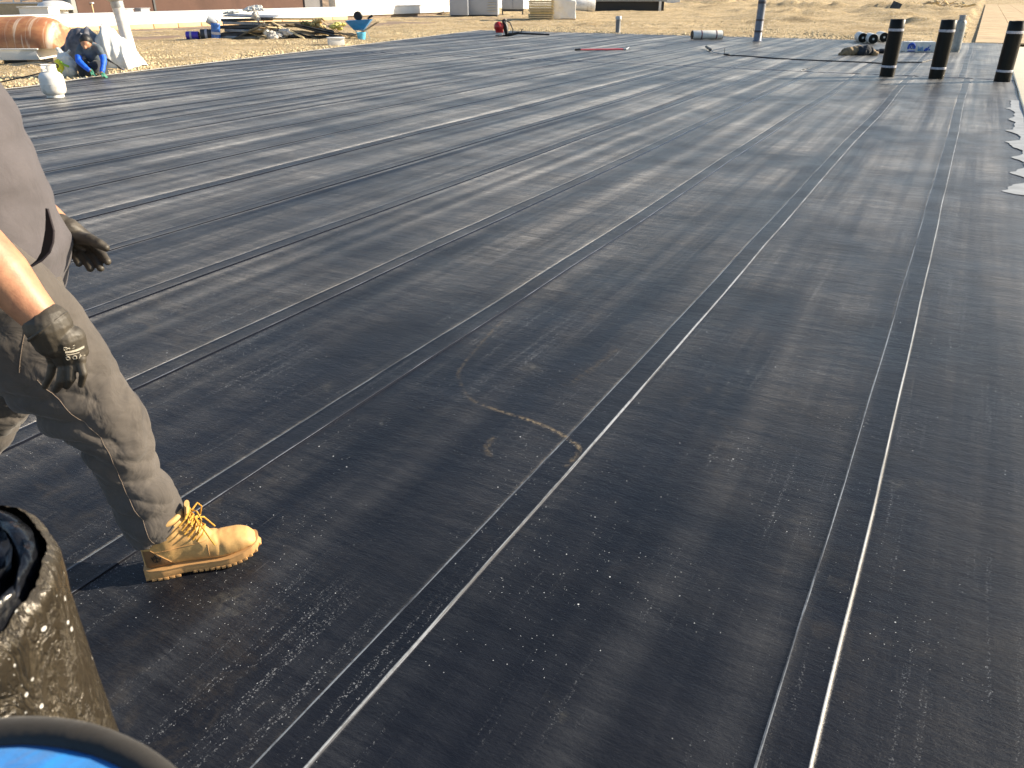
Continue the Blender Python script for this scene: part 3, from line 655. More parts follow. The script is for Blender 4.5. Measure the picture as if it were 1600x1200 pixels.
# plastic tarp heap
t = thing('plastic_tarp', 'grey and white plastic sheet draped in a tall heap behind the kneeling worker', 'tarp', (*(-16.24,11.22), 0), HEAD)
M['tarpdk'] = simple('tarp_dark', (.11, .11, .125), .35, var=.5, bs=15, bd=.02)
def tarp(x0, x1, fz, y0, y1, name, mat, seed):
    b = MB(); nx, ny = 70, 36; P = []
    for i in range(nx):
        u = i/(nx-1); x = x0+(x1-x0)*u
        for j in range(ny):
            v = j/(ny-1); ang = math.pi*v; H_ = fz(x)
            fold = .05*math.sin(x*17+v*5+seed)+.035*math.sin(x*33+v*9+seed*2)
            y = (y0+y1)/2-(y1-y0)/2*math.cos(ang)*(1+fold*.9); z = max(.012, H_*math.sin(ang)**.7*(1+fold*.7)+.01*math.sin(x*40+v*13))
            P.append((x, y, z))
    b.add(P, [(i*ny+j, i*ny+j+1, (i+1)*ny+j+1, (i+1)*ny+j) for i in range(nx-1) for j in range(ny-1)])
    o = b.build(name, mat, t); displace(o, lambda c: .03*fbm(c[:, 0]*6+seed, c[:, 1]*5+c[:, 2]*8, 4)); return o
k = 72.
def ipx(xs_, zs_): return lambda x: float(np.interp(x, [(q-150)/k for q in xs_], [q/k/.86 for q in zs_]))
tarp((92-150)/k, (170-150)/k, ipx([92, 97, 108, 120, 132, 145, 152, 160, 170], [3, 22, 38, 48, 52, 47, 38, 20, 3]), -.1, .7, 'grey_sheet', M['tarpdk'], 1)
tarp((146-150)/k, (206-150)/k, ipx([146, 152, 160, 165, 172, 182, 190, 198, 203, 206], [2, 42, 50, 52, 49, 40, 30, 22, 10, 3]), 0, .85, 'white_sheet', M['whitebag'], 2)
b = MB(); vs_ = []; A_ = np.linspace(0, 1, 30)
for f in A_:
    x = (150+55*f-150)/k; z = (1-f)**1.5*.66+.02; ww = .10+.12*math.sin(f*3.14)
    for s_ in (-1, -.3, .4, 1): vs_.append((x-ww*.6*(s_), -.16-.1*f+.05*math.cos(s_*2+f*9), max(.012, z-ww*.9*(-s_)*.5-.02*math.sin(f*20))))
vs_ += [(p[0], p[1]+.012, p[2]) for p in vs_]
b.add(vs_, [(i*4+j, i*4+j+1, i*4+j+5, i*4+j+4) for i in range(29) for j in range(3)]+[(120+i*4+j, 120+i*4+j+4, 120+i*4+j+5, 120+i*4+j+1) for i in range(29) for j in range(3)])
b.build('hanging_flap', M['tarpdk'], t)
# printed bag
t = thing('plastic_sack', 'full white and yellow plastic sack standing on the gravel left of the kneeling worker', 'sack', (*(-15.25,9.91), 0), HEAD)
b = MB(); b.ball((0, .08, .16), .19, 12, sc3=(1, .8, 1)); b.ball((-.02, .08, .3), .14, 10); b.cone((-.03, .08, .38), .07, (-.1, .08, .5), .03); b.cone((0, .08, .38), .06, (.1, .1, .47), .03)
o = b.build('sack_body', M['whitebag'], t, remesh=.014, smoothit=3); displace(o, lambda c: .045*fbm(c[:, 0]*14, c[:, 2]*10+c[:, 1]*9, 3))
q = MB(); q.ball((-.09, -.045, .2), .1, 10, sc3=(.9, .55, 1.35)); o = q.build('yellow_print', M['yellow'], t, remesh=.012); displace(o, lambda c: .02*fbm(c[:, 0]*15, c[:, 2]*15, 3))
q = MB(); q.tube([(-.02, -.1, .3), (.05, -.12, .24), (.12, -.08, .2)], .02, 8); q.build('green_print', simple('green_print', (.3, .55, .05), .5), t)
# heap of scrap: every piece its own thing
G0 = (-21.01,21.43); hv = Vector((math.cos(HEAD), math.sin(HEAD), 0)); gv = Vector((-math.sin(HEAD), math.cos(HEAD), 0))
def heap(px, dy, z): return Vector((G0[0], G0[1], z))+hv*((px-430)/44.6)+gv*dy
def slab(name, label, cat, p, dims, rz, rx, ry, mat, group=None, n=1):
    b = MB(); nx = 8; 
    for i in range(n): b.box((.02*i, .03*i, i*(dims[2]+.02)), dims, rz=.05*i)
    o = b.build(name, mat, None, bevel=.008); o.location = p; o.rotation_euler = (rx, ry, rz+HEAD); return tag(o, label, cat, group)
slab('scrap_panel', 'dark corrugated panel forming the top of the scrap heap', 'panel', heap(392, .5, .72), (1.7, .8, .04), 0, .05, .03, M['greytarp'])
for i in range(6):
    slab('stacked_panel', ['lowest', 'second lowest', 'third lowest', 'third from top', 'second from top', 'topmost'][i]+' in the stack of dark panels at the heap\'s left end', 'panel', heap(372+5*(i % 3), .45+.05*i, .07+.105*i), (1.25+.25*(i % 2), .9, .085), .12*math.sin(i*2.1), .03*math.sin(i), .03*math.cos(i*3), M['dark'] if i % 2 else M['grey_metal'], 'dark panels stacked in the scrap heap')
for i, (px, z) in enumerate(((352, .82), (360, .83), (368, .85))):
    b = MB(); b.tube([(0, 0, 0), (.16, .1, .02)], .055, 10); o = b.build('pale_offcut', M['whitebag']); o.location = heap(px, .3, z); o.rotation_euler = (0, 0, HEAD); tag(o, ['leftmost', 'middle', 'rightmost'][i]+' of three pale round offcuts in a row on top of the dark panels', 'offcut', 'pale offcuts on the dark panels')
def rag(name, label, cat, p, size, mat, seed, sc3=(1, 1, 1)):
    b = MB(); 
    for k_ in range(5): b.ball(tuple(rng.normal(0, size*.45, 3)*np.array(sc3)), size*rng.uniform(.4, .7), 8, sc3=sc3)
    o = b.build(name, mat, None, remesh=size*.09, smoothit=2); displace(o, lambda c: size*.3*fbm(c[:, 0]*3/size+seed, c[:, 1]*3/size+c[:, 2]*4/size, 3)); o.location = p; o.rotation_euler = (0, 0, HEAD); return tag(o, label, cat)
rag('plastic_scrap', 'torn grey plastic bunched on the very top of the heap', 'plastic scrap', heap(398, .6, .95), .14, M['whitebag'], 4, (2.6, 1, .6))
rag('plastic_scrap', 'white torn plastic hanging right of the dark panel on top', 'plastic scrap', heap(404, .1, .8), .12, M['rag'], 9, (1.2, 1, 1.2))
rag('rag_bundle', 'white bundled rags at the foot of the grey tarp', 'rags', heap(418, -.1, .2), .16, M['whitebag'], 14)
rag('rag_bundle', 'pale pinkish bag of rubbish at the front of the heap', 'rags', heap(436, -.15, .16), .17, M['rag'], 19, (1.6, 1, .8))
rag('rag_bundle', 'grey-white crumpled bag next to the broken boards', 'rags', heap(452, 0, .2), .17, M['rag'], 29, (1.5, 1, .9))
rag('black_bag', 'black shiny bag under the pale rags in the heap', 'bag', heap(462, -.1, .1), .15, M['black'], 33, (1.9, 1, .6))
rag('foam_scrap', 'bright yellow torn foam near the wheelbarrow', 'foam', heap(521, .6, .42), .16, simple('yellow_foam_scrap', (.65, .6, .18), .8, var=.3), 41, (1.7, 1, .8))
rag('foam_scrap', 'orange brown torn insulation in the middle of the heap', 'foam', heap(494, .7, .45), .17, M['foam'], 45, (1.5, 1, .9))
rag('foam_scrap', 'dark olive torn insulation right of the pale boards', 'foam', heap(476, .7, .5), .16, simple('olive_scrap', (.13, .12, .05), .8, var=.5), 51, (1.5, 1, .8))
# grey sheet sliding off the heap
b = MB(); P = []; nx, ny = 26, 16
for i in range(nx):
    for j in range(ny):
        u, v = i/(nx-1), j/(ny-1); x = -.55+1.15*u+.1*v; z = .02+.72*u**.9*(1-.35*(1-v))-.25*v*u; y = -.25+.55*v+.1*math.sin(u*6)
        P.append((x, y+.04*math.sin(u*14+v*4), max(.01, z)))
P += [(p[0], p[1]+.01, p[2]+.012) for p in P]; F = [(i*ny+j, (i+1)*ny+j, (i+1)*ny+j+1, i*ny+j+1) for i in range(nx-1) for j in range(ny-1)]
b.add(P, F+[tuple(nx*ny+q for q in f[::-1]) for f in F]); o = b.build('grey_tarp', simple('blue_grey_tarp', (.3, .34, .4), .5, var=.2)); o.location = heap(394, -.2, 0); o.rotation_euler = (0, 0, HEAD); tag(o, 'blue-grey tarp sliding down the front of the scrap heap', 'tarp')
for i in range(42):
    px = rng.uniform(405, 528); z = .08+rng.rand()*.42*(1-abs(px-460)/90); L = rng.uniform(.5, 1.5)
    b = MB(); b.box((0, 0, 0), (L, rng.uniform(.06, .16), .025)); b.box((L*.2, .02, .02), (L*.5, .05, .03)); o = b.build('broken_board', M[['wood', 'dark', 'dark', 'wood', 'paleboard'][i % 5]], bevel=.004)
    o.location = heap(px, rng.uniform(-.1, .9), z); o.rotation_euler = (rng.normal(0, .25), rng.normal(.18, .14), HEAD+rng.normal(0, .5)); tag(o, 'thin broken board lying in the scrap heap', 'board', 'broken boards in the scrap heap')
for i, (px, z) in enumerate(((440, .62), (444, .5), (446, .38))):
    slab('long_board', ['topmost', 'middle', 'lowest'][i]+' of three long pale boards lying across the back of the heap', 'board', heap(px+8, .9, z), (2.0, .3, .05), 0, .02, .0, M['paleboard'], 'long pale boards across the heap')
# tins / blue wrapped rolls
def tin(label, p, axis, mat, L=.42, r=.16):
    t = thing('wrapped_coil', label, 'roll', p, HEAD); b = MB(); b.lathe([(r*.93, 0), (r, .02), (r, L-.02), (r*.93, L)], n=24, axis=axis); b.build('wrapper', mat, t)
    b = MB(); b.lathe([(r*.25, L*1.0-.02), (r*.25, L+.002), (r*.9, L+.004), (r*.94, L-.03)], n=24, axis=axis); b.build('roll_end', simple('brown_end', (.06, .03, .025), .7), t); 
    b = MB(); b.lathe([(r, L*.3), (r*1.03, L*.31), (r*1.03, L*.45), (r, L*.46)], n=24, axis=axis); b.build('tape_band', M['tape'], t); return t
tin('small purple-blue wrapped coil lying alone at the far left end of the heap', heap(296, 0, .13), (1, .1, 0), simple('purple_film', (.08, .05, .45), .35), r=.13)
tin('dark coil in shredded film lying beside the alone purple-blue one', heap(318, 0, .16), (1, .2, 0), M['dark'], .5, .17)
tin('blue film-wrapped coil standing at the left foot of the dark panels', heap(342, -.1, .02), (.1, 0, 1), M['blue2'] if 'blue2' in M else simple('blue_film', (.05, .16, .5), .3, var=.5, vs_=14), .5, .15)
tin('coil with a brown open end leaning on top of the blue one', heap(343, .1, .48), (-.75, -.2, .45), simple('pale_film', (.45, .48, .5), .35), .32, .13)
# wheelbarrow
t = thing('wheelbarrow', 'blue wheelbarrow tipped over at the right end of the scrap heap', 'wheelbarrow', heap(560, .3, 0), HEAD); t.scale = (.78, .78, .74)
b = MB(); 
o_ = [(-.62, -.35, .78), (.5, -.35, .84), (.5, .35, .84), (-.62, .35, .78)]; i_ = [(-.3, -.2, .4), (.1, -.2, .36), (.1, .2, .36), (-.3, .2, .4)]
b.add(o_+i_+[(p[0]*.97, p[1]*.95, p[2]+.002) for p in o_]+[(p[0]*.95, p[1]*.9, p[2]+.02) for p in i_], [(0, 1, 5, 4), (1, 2, 6, 5), (2, 3, 7, 6), (3, 0, 4, 7), (4, 5, 6, 7), (8, 12, 13, 9), (9, 13, 14, 10), (10, 14, 15, 11), (11, 15, 12, 8), (12, 15, 14, 13), (0, 8, 9, 1), (1, 9, 10, 2), (2, 10, 11, 3), (3, 11, 8, 0)]); b.build('tray', M['blue'], t, bevel=.01)
b = MB()
for y in (-.24, .24): b.tube([(-.55, y*.6, .08), (.1, y, .34), (.75, y*1.15, .72)], .022, 8)
b.build('handle_shaft', M['wood'], t)
b = MB(); b.lathe([(.06, -.04), (.17, -.05), (.2, 0), (.17, .05), (.06, .04)], c=(-.1, .05, .98), n=24, axis=(0, 1, .2)); b.build('wheel', M['black'], t)
b = MB(); b.tube([(.3, .1, .86), (.52, .1, 1.0)], [.04, .06], 10); b.build('grip', M['black'], t)
b = MB(); b.tube([(-.25, -.2, .4), (.05, -.22, .03), (.4, -.22, .03), (.25, -.2, .4)], .018, 8); b.build('stand', M['grey_metal'], t)
t = thing('bucket', 'light blue bucket on the gravel underneath the wheelbarrow handles', 'bucket', heap(563, -.15, 0), HEAD); t.scale = (1, 1, .8)
b = MB(); b.lathe([(.11, 0), (.15, .3), (.16, .3), (.158, .27), (.12, .02), (.0001, .02)], n=24); b.build('pail', simple('cyan_plastic', (.12, .5, .75), .4), t); b = MB(); b.tube([(.155*math.cos(a), 0.02, .29+.12*math.sin(a)) for a in np.linspace(0, 3.14, 16)], .006, 6); b.build('handle', M['galv'], t)
# white box
t = thing('white_box', 'small white box on the gravel between the scrap heap and the membrane', 'box', (*(-16.91,19.79), 0), HEAD+.35)
b = MB(); b.box((0, .15, .11), (.46, .32, .2)); b.build('box_body', M['white_sheet'], t, bevel=.012); b = MB(); b.box((0, .15, .22), (.5, .37, .035)); b.build('lid', M['white_sheet'], t, bevel=.01)
# ---------------- plant at the far middle ----------------
def cabinet(name, label, loc, w_, d_, h_, rz, split=True, louvre=False, mat=None):
    t = thing(name, label, 'cabinet', loc, rz); mat = mat or M['cab']
    b = MB(); b.box((0, d_/2, h_/2+.12), (w_, d_, h_)); b.build('casing', mat, t, bevel=.015)
    b = MB(); b.box((0, d_/2, .05), (w_*.94, d_*.9, .12)); b.build('plinth', M['dark'], t, smooth=False)
    if split:
        for s_ in (-1, 1):
            q = MB(); q.box((s_*w_/4, -.018, h_/2+.12), (w_/2-.05, .03, h_-.1)); dd = q.build('door', mat, t, bevel=.006); q = MB(); q.box((-s_*.03+s_*.06, -.05, h_*.55), (.03, .03, .2)); q.build('handle', M['black'], dd)
    if louvre:
        q = MB(); 
        for i in range(9): q.box((w_*.3, -.015, .35+i*.16), (w_*.3, .03, .05), rx=.5)
        q.build('louvre', M['galv'], t)
    return t
cabinet('equipment_cabinet', 'large pale grey cabinet at the left end of the row of far equipment', (*(-28.74,45.38), 0), 1.15, 1.4, 2.2, HEAD-R(3), split=False)
cabinet('equipment_cabinet', 'wider grey-blue cabinet next to the left end one, with a corner louvre', (*(-27.74,46.68), 0), 1.85, 1.5, 2.2, HEAD-R(3), split=False, louvre=True)
t = cabinet('control_cabinet', 'two-door grey control cabinet on a low stand left of the board stack', (*(-27.81,50.67), .25), 1.45, .6, 1.6, HEAD)
b = MB()
for x in (-.68, .68): b.box((x, .3, -.1), (.08, .5, .45))
b.box((0, .3, .1), (1.5, .5, .06)); b.build('stand', M['dark'], t, smooth=False)
# stack of insulation boards
n_ = 11; base = Vector((*(-21.14,41.80), 0)); 
for i in range(n_):
    b = MB(); hz = .11; b.box((0, .7, 0), (1.35+rng.uniform(-.03, .03), 1.3, hz-.03)); 
    o = b.build('insulation_board', M['paleboard'] if i not in (3, 6) else M['foam'], bevel=.008); o.location = base+Vector((rng.uniform(-.03, .03), rng.uniform(-.04, .04), hz*(i+.6))); o.rotation_euler = (0, 0, HEAD+rng.normal(0, .02))
    nth = ['bottom', 'second', 'third', 'fourth', 'fifth', 'sixth', 'seventh', 'eighth', 'ninth', 'tenth', 'top'][i]
    tag(o, nth+' board (counted upwards) in the stack beside the control cabinet', 'insulation board', 'insulation boards stacked at the far end')
t = thing('wrapped_pallet', 'bright white film-wrapped load right against the board stack', 'pallet load', (*(-20.28,42.85), 0), HEAD)
b = MB(); b.box((0, .7, .55), (1.3, 1.3, .95)); b.box((-.1, .7, 1.25), (1.0, 1.2, .4)); o = b.build('wrapped_load', M['white_sheet'], t, remesh=.04, smoothit=2); displace(o, lambda c: .05*fbm(c[:, 0]*3, c[:, 1]*3+c[:, 2]*4, 3)); b = MB(); b.box((0, .7, .06), (1.3, 1.3, .1)); b.build('pallet_base', M['wood'], t, smooth=False)
t = thing('white_drum', 'cream cylinder lying behind the film-wrapped load', 'drum', (*(-26.73,58.90), .0), HEAD)
b = MB(); b.lathe([(.0001, -1.3), (.42, -1.3), (.45, -1.26), (.45, 1.26), (.42, 1.3), (.0001, 1.3)], c=(0, .5, .5), n=30, axis=(1, 0, 0)); b.build('drum_shell', M['white_metal'], t); b = MB(); b.box((0, .5, .05), (1.6, .7, .12)); b.build('cradle', M['dark'], t)
# raised long duct
t = thing('raised_duct', 'long flat grey duct raised over a deep black shadow beyond the cream cylinder', 'duct', (*(-25.41,65.35), 0), HEAD+R(2))
b = MB(); b.box((0, 1.2, 1.05), (6.6, 2.2, .7)); b.build('duct_casing', M['grey_metal'], t, bevel=.03); b = MB(); b.box((0, 1.3, .35), (6.3, 1.8, .7)); b.build('under_shadow', M['black'], t)  # black box stands in for the shadow beneath the duct
for x in (-3.1, 2.75):
    b = MB(); b.box((x, .05, .35), (.18, .18, .72)); b.build('leg', M['white_metal'], t)
t = thing('white_post', 'short white post at the right end of the raised grey duct', 'post', (*(-25.55,70.53), 0), HEAD)
b = MB(); b.tube([(0, 0, 0), (0, 0, 1.5)], .13, 14); b.lathe([(.2, 0), (.2, .06), (.13, .1)], n=14); b.build('post_shaft', M['white_metal'], t); b = MB(); b.lathe([(.15, 1.48), (.15, 1.54), (.0001, 1.58)], n=14); b.build('cap', M['galv'], t)
t = thing('brown_curb', 'low brown block on the gravel just right of the white post', 'curb', (*(-30.49,86.62), 0), HEAD)
b = MB(); b.box((0, .8, .35), (1.6, 1.6, .7)); b.build('curb_block', simple('brown_block', (.2, .13, .09), .9), t, bevel=.02); b = MB(); b.box((0, .8, .72), (1.7, 1.7, .06)); b.build('curb_cap', M['wood'], t, bevel=.01)
t = thing('white_curb', 'low white curb right of the brown block', 'curb', (*(-35.54,106.73), 0), HEAD)
b = MB(); b.box((0, .8, .2), (2.6, 1.4, .4)); b.build('curb_block', M['white_sheet'], t, bevel=.03); b = MB(); b.box((0, .8, .43), (2.75, 1.5, .05)); b.build('curb_cap', M['white_metal'], t)
t = thing('black_box', 'dark box unit on the roof left of the pale cabinets', 'unit', (*(-43.06,65.33), 0), HEAD)
b = MB(); b.box((0, .8, .55), (1.0, 1.2, .9)); b.build('casing', M['dark'], t, bevel=.02); b = MB(); b.box((0, .8, 1.03), (1.1, 1.3, .06)); b.build('lid', M['grey_metal'], t)
slab('upright_slab', 'grey slab tilted up in the gravel beyond the left upright roll', 'slab', (*(-6.10,72.43), .3), (.7, .12, .8), -.5, -.2, .35, M['dark'])
# heap of straw-like offcuts by the walkway
for i in range(60):
    b = MB(); L = rng.uniform(.6, 1.6); b.box((0, 0, 0), (L, .12, .04)); b.box((L*.3, .03, .03), (L*.3, .1, .03)); o = b.build('lath', M[['paleboard', 'foam', 'wood'][i % 3]], smooth=False)
    c0 = (-1.82,111.44); xx = rng.normal(0, 1.6); yy = rng.normal(0, 3.0); o.location = (c0[0]-2.4+xx, c0[1]-16+yy, .1+abs(rng.normal(0, .2))*math.exp(-(xx/2)**2-(yy/4)**2)+.12*rng.rand()); o.rotation_euler = (rng.normal(0, .4), rng.normal(0, .35), rng.rand()*6.28)
    tag(o, 'loose lath in the straw-coloured heap left of the tan walkway', 'lath', 'laths in the heap by the walkway')
# left background beyond the duct
t = thing('dome_vent', 'white domed vent at the left end of the white parapet wall', 'vent', (*(-40.09,26.27), 0), HEAD)
b = MB(); b.lathe([(.55, 0), (.55, .62), (.82, .66), (.84, .72), (.7, .92), (.4, 1.04), (.0001, 1.08)], n=30); b.build('dome', M['white_metal'], t); b = MB(); b.lathe([(.57, .3), (.6, .32), (.6, .5), (.57, .52)], n=30); b.build('louvre', M['dark'], t)
t = thing('roof_unit', 'low white rectangular roof unit above the rusty duct', 'roof unit', (*(-38.16,23.88), 0), HEAD)
b = MB(); b.box((0, .6, .55), (1.35, 1.0, .5)); b.build('casing', M['white_sheet'], t, bevel=.02); b = MB(); b.box((0, .6, .82), (1.45, 1.1, .05)); b.build('lid', M['white_metal'], t); b = MB(); b.box((0, .6, .15), (1.2, .8, .3)); b.build('base', M['dark'], t); 
t = thing('low_curb', 'long low tan curb running behind the rusty duct', 'curb', (*(-41.54,25.47), 0), HEAD)
b = MB(); b.box((-1.0, 1.8, .55), (7.4, .3, .7)); b.build('curb_wall', M['tb'], t, bevel=.02); b = MB(); b.box((-1.0, 1.8, .93), (7.5, .4, .06)); b.build('curb_cap', M['white_sheet'], t)
for i, (pp, wd) in enumerate((((-43.93,26.08), 1.0), ((-45.35,28.50), 1.15))):
    t = thing('guard_rail', ['white pipe guard rail at the far left corner', 'white pipe guard rail standing left of the grey end bay'][i], 'rail', (pp[0], pp[1], .0), HEAD+.1)
    b = MB(); b.tube([(-wd/2, 0, 0), (-wd/2, 0, 2.0), (wd/2, 0, 2.05), (wd/2, 0, 0)], .035, 8); b.build('frame', M['white_metal'], t)
    b = MB(); b.tube([(-wd/2, 0, 1.0), (wd/2, 0, 1.15)], .028, 8); b.build('mid_rail', M['white_metal'], t)
def bare_tree(loc, h, label, seed):
    r_ = random.Random(seed); t = thing('bare_tree', label, 'tree', loc); tr = MB(); cr = MB()
    def grow(p, d, L, r, lv, mb):
        pts = [p]; q = p.copy(); dd = d.copy()
        for i in range(4): dd = (dd+Vector((r_.gauss(0, .14), r_.gauss(0, .14), r_.gauss(.02, .08)))).normalized(); q = q+dd*L/4; pts.append(q.copy())
        mb.tube(pts, [r*(1-.45*i/4) for i in range(5)], 5 if lv else 8)
        if lv < 4:
            for i in range(4 if lv else 6):
                f = pts[r_.randint(2, 4)] if lv else pts[r_.randint(2, 4)]; nd = (dd+Vector((r_.gauss(0, .6), r_.gauss(0, .6), r_.gauss(.1, .3)))).normalized(); grow(f, nd, L*.62, r*.5, lv+1, cr)
    grow(Vector((0, 0, 0)), Vector((0, 0, 1)), h*.42, h*.022, 0, tr)
    tr.build('trunk', simple('bark', (.22, .16, .11), .9), t); cr.build('crown', simple('twigs', (.3, .22, .14), .9), t); return t
for i, (x, y, h, lb) in enumerate(((-62, 30, 9.5, 'bare brown tree behind the left guard rail'), (-64, 37, 10, 'bare brown tree between the two guard rails'), (-60, 38.5, 8.5, 'bare brown tree against the grey end bay of the building'), (-70, 30, 11, 'bare brown tree farthest back at the left'))):
    bare_tree((x, y, -2.5), h*.6, lb, 5+i)
b = MB(); xs = np.linspace(-190, -56, 50); ys = np.linspace(-60, 200, 70); X, Y = np.meshgrid(xs, ys); Z = -3+np.clip((-56-X)*.35, 0, 15)+1.2*fbm(X*.09, Y*.09, 4)
b.v = np.stack([X, Y, Z], -1).reshape(-1, 3).tolist(); b.f = [(i*50+j, i*50+j+1, (i+1)*50+j+1, (i+1)*50+j) for i in range(69) for j in range(49)]; b.m = [0]*len(b.f)
tag(b.build('hillside', simple('brown_hill', (.26, .19, .13), .95, var=.6, vs_=.5, dirt=(.14, .1, .07))), kind='structure')
# ---------------- the striding worker at the left ----------------
base = Vector((-1.15, 1.8, 0)); Rz = Matrix.Rotation(HEAD, 3, 'Z')
P1 = thing('person', 'striding worker in grey hoodie and yellow boots, cut off by the left edge', 'person', Rz @ base, HEAD)
def part(b, name, mat, parent=P1, **k):
    o = b.build(name, mat, None, **k); o.data.transform(Matrix.Translation(-base)); o.parent = parent; return o
def scl(p, g, g0=1.775): s_ = g/g0; return (p[0]*s_, g, 1.5-(1.5-p[2])*s_)
# --- trousers
leg = [((-1.30, .93), .13, .11), ((-1.262, .82), .158, .12), ((-1.21, .71), .165, .12), ((-1.155, .617), .147, .115), ((-1.113, .545), .128, .105), ((-1.073, .493), .112, .098), ((-1.052, .428), .093, .09), ((-1.052, .36), .087, .083),
       ((-1.046, .30), .086, .08), ((-1.018, .23), .092, .082), ((-1.003, .182), .088, .08), ((-1.0, .148), .079, .075), ((-.990, .115), .069, .07)]
def interp_path(sec, n):
    s_ = [0]
    for i in range(1, len(sec)): s_.append(s_[-1]+math.dist(sec[i][0], sec[i-1][0]))
    T = np.linspace(0, s_[-1], n); g = lambda f: np.interp(T, s_, [f(q) for q in sec])
    def sm(a):
        for _ in range(3): a = np.concatenate([a[:1], (a[:-2]+2*a[1:-1]+a[2:])/4, a[-1:]])
        return a
    return sm(g(lambda q: q[0][0])), sm(g(lambda q: q[0][1])), sm(g(lambda q: q[1])), sm(g(lambda q: q[2])), T
def legfold(a, u, p):
    # a: angle, cos>0 = front (walking side); u 0 top .. 1 hem; large pulls behind the knee, stacked folds above the hem
    c_, s_ = math.cos(a), math.sin(a); z = p[2]; d = 0
    kb = math.exp(-((z-.50)/.13)**2); back = max(0, -c_)
    w1 = math.sin(88*z+7*s_*c_+2*s_+1.5); d += .16*kb*max(0, .45-c_)*(2*abs(math.sin(44*z+3.5*s_*c_+s_+.8))**.6-1.2)
    d += .04*math.exp(-((z-.42)/.14)**2)*math.sin(55*z+3.5*math.sin(a*2)+a)
    low = max(0, min(1, (.30-z)/.12))
    tri = abs(math.sin(36*z+1.5*c_+1.1*s_+.6)); d += low*.24*(tri**.6-.62)
    d += .05*low*float(vn(a*1.6+3, z*26))
    d += .07*float(vn(c_*1.6+s_*1.1+9, z*7))+.05*float(vn(c_*3+s_*2+5, z*19+4))
    return d
x_, z_, a_, b_, T = interp_path(leg, 150)
b = MB(); b.tube([(x, 1.785+.02*math.sin(i/149*3), z) for i, (x, z) in enumerate(zip(x_, z_))], a_, 96, b=b_, up=(0, -1, 0), disp=None)
def tube2(b, xs, yy, zs, ra, rb, n, fn):
    N = len(xs); vs_ = []
    for i in range(N):
        j0, j1 = max(0, i-1), min(N-1, i+1); t = np.array([xs[j1]-xs[j0], yy[j1]-yy[j0], zs[j1]-zs[j0]]); t /= np.linalg.norm(t)
        ey = V(0, -1, 0); ey = ey-t*ey.dot(t); ey /= np.linalg.norm(ey); ex = np.cross(ey, t); 
        if ex[0]*1+ex[2]*.3 < 0: ex = -ex
        c = V(xs[i], yy[i], zs[i])
        for k in range(n):
            a = 2*math.pi*k/n; d = fn(a, i/(N-1), c); q = 1+d
            sq = 1.0
            vs_.append(c+q*(ex*math.cos(a)*ra[i]+ey*math.sin(a)*rb[i]))
    fs = [(i*n+k, i*n+(k+1) % n, (i+1)*n+(k+1) % n, (i+1)*n+k) for i in range(N-1) for k in range(n)]+[tuple(range(n))[::-1], tuple((N-1)*n+k for k in range(n))]
    b.add(vs_, fs); return b
b = MB(); yl = 1.79+.0*x_
x_ = x_-.008; a_ = a_*.955; yl = 1.79-.028*np.clip((.3-z_)/.2, 0, 1)
tube2(b, x_, yl, z_, a_, b_, 130, legfold)
rear = [((-1.37, .90), .12, .12), ((-1.39, .78), .13, .12), ((-1.42, .64), .11, .11), ((-1.45, .50), .1, .095), ((-1.53, .40), .09, .085), ((-1.65, .26), .085, .08), ((-1.77, .13), .075, .07), ((-1.79, .09), .07, .065)]
x2, z2, a2, b2, T2 = interp_path(rear, 110); tube2(b, x2, 1.99+0*x2, z2, a2, b2, 80, legfold)
tube2(b, np.full(30, -1.33), np.full(30, 1.885), np.linspace(.76, .92, 30), np.full(30, .15), np.full(30, .17), 80, lambda a, u, p: .02*float(vn(a*2, u*3)))
tr = part(b, 'trousers', M['trouser'], remesh=.005, smoothit=1)
displace(tr, lambda c: .005*fbm(c[:, 0]*14+c[:, 1]*9, c[:, 2]*20, 4)+.012*(np.abs(vn(c[:, 0]*9-c[:, 2]*6+3, c[:, 2]*17+c[:, 0]*8+c[:, 1]*5))**.6-.4)*np.clip((.75-c[:, 2])/.15, 0, 1))
_tb = BVHTree.FromPolygons([v.co for v in tr.data.vertices], [tuple(f.vertices) for f in tr.data.polygons])
def trhit(z, k):
    x = float(np.interp(-z, -z_, x_))+k*float(np.interp(-z, -z_, a_)); h = _tb.ray_cast(Vector((x, 1.2, z))-base, Vector((0, 1, 0)))
    return tuple(h[0]+base+h[1]*.0004) if h[0] is not None else (x, 1.7, z)
# outseam thread, cargo-pocket edge
def on_leg(z, a, off=.0015):
    i = int(np.argmin(np.abs(z_-z))); i = min(max(i, 1), len(z_)-2); t = np.array([x_[i+1]-x_[i-1], 0, z_[i+1]-z_[i-1]]); t /= np.linalg.norm(t)
    ex = np.array([-t[2], 0, t[0]]); ex = ex if ex[0] > 0 else -ex; c = V(x_[i], 1.79, z_[i]); q = 1+legfold(a, i/149, c)
    return c+(q+.004)*(ex*math.cos(a)*a_[i]+V(0, -1, 0)*math.sin(a)*b_[i])
for off in (0,):
    b = MB(); b.tube([trhit(z, .26) for z in np.linspace(.66, .14, 120)], .0007, 5); part(b, 'seam', M['stitch'], tr)
b = MB(); b.tube([trhit(z, k_) for z, k_ in zip(np.linspace(.80, .68, 20), np.linspace(.75, .1, 20))], .0009, 5); part(b, 'pocket_edge', M['stitch'], tr)
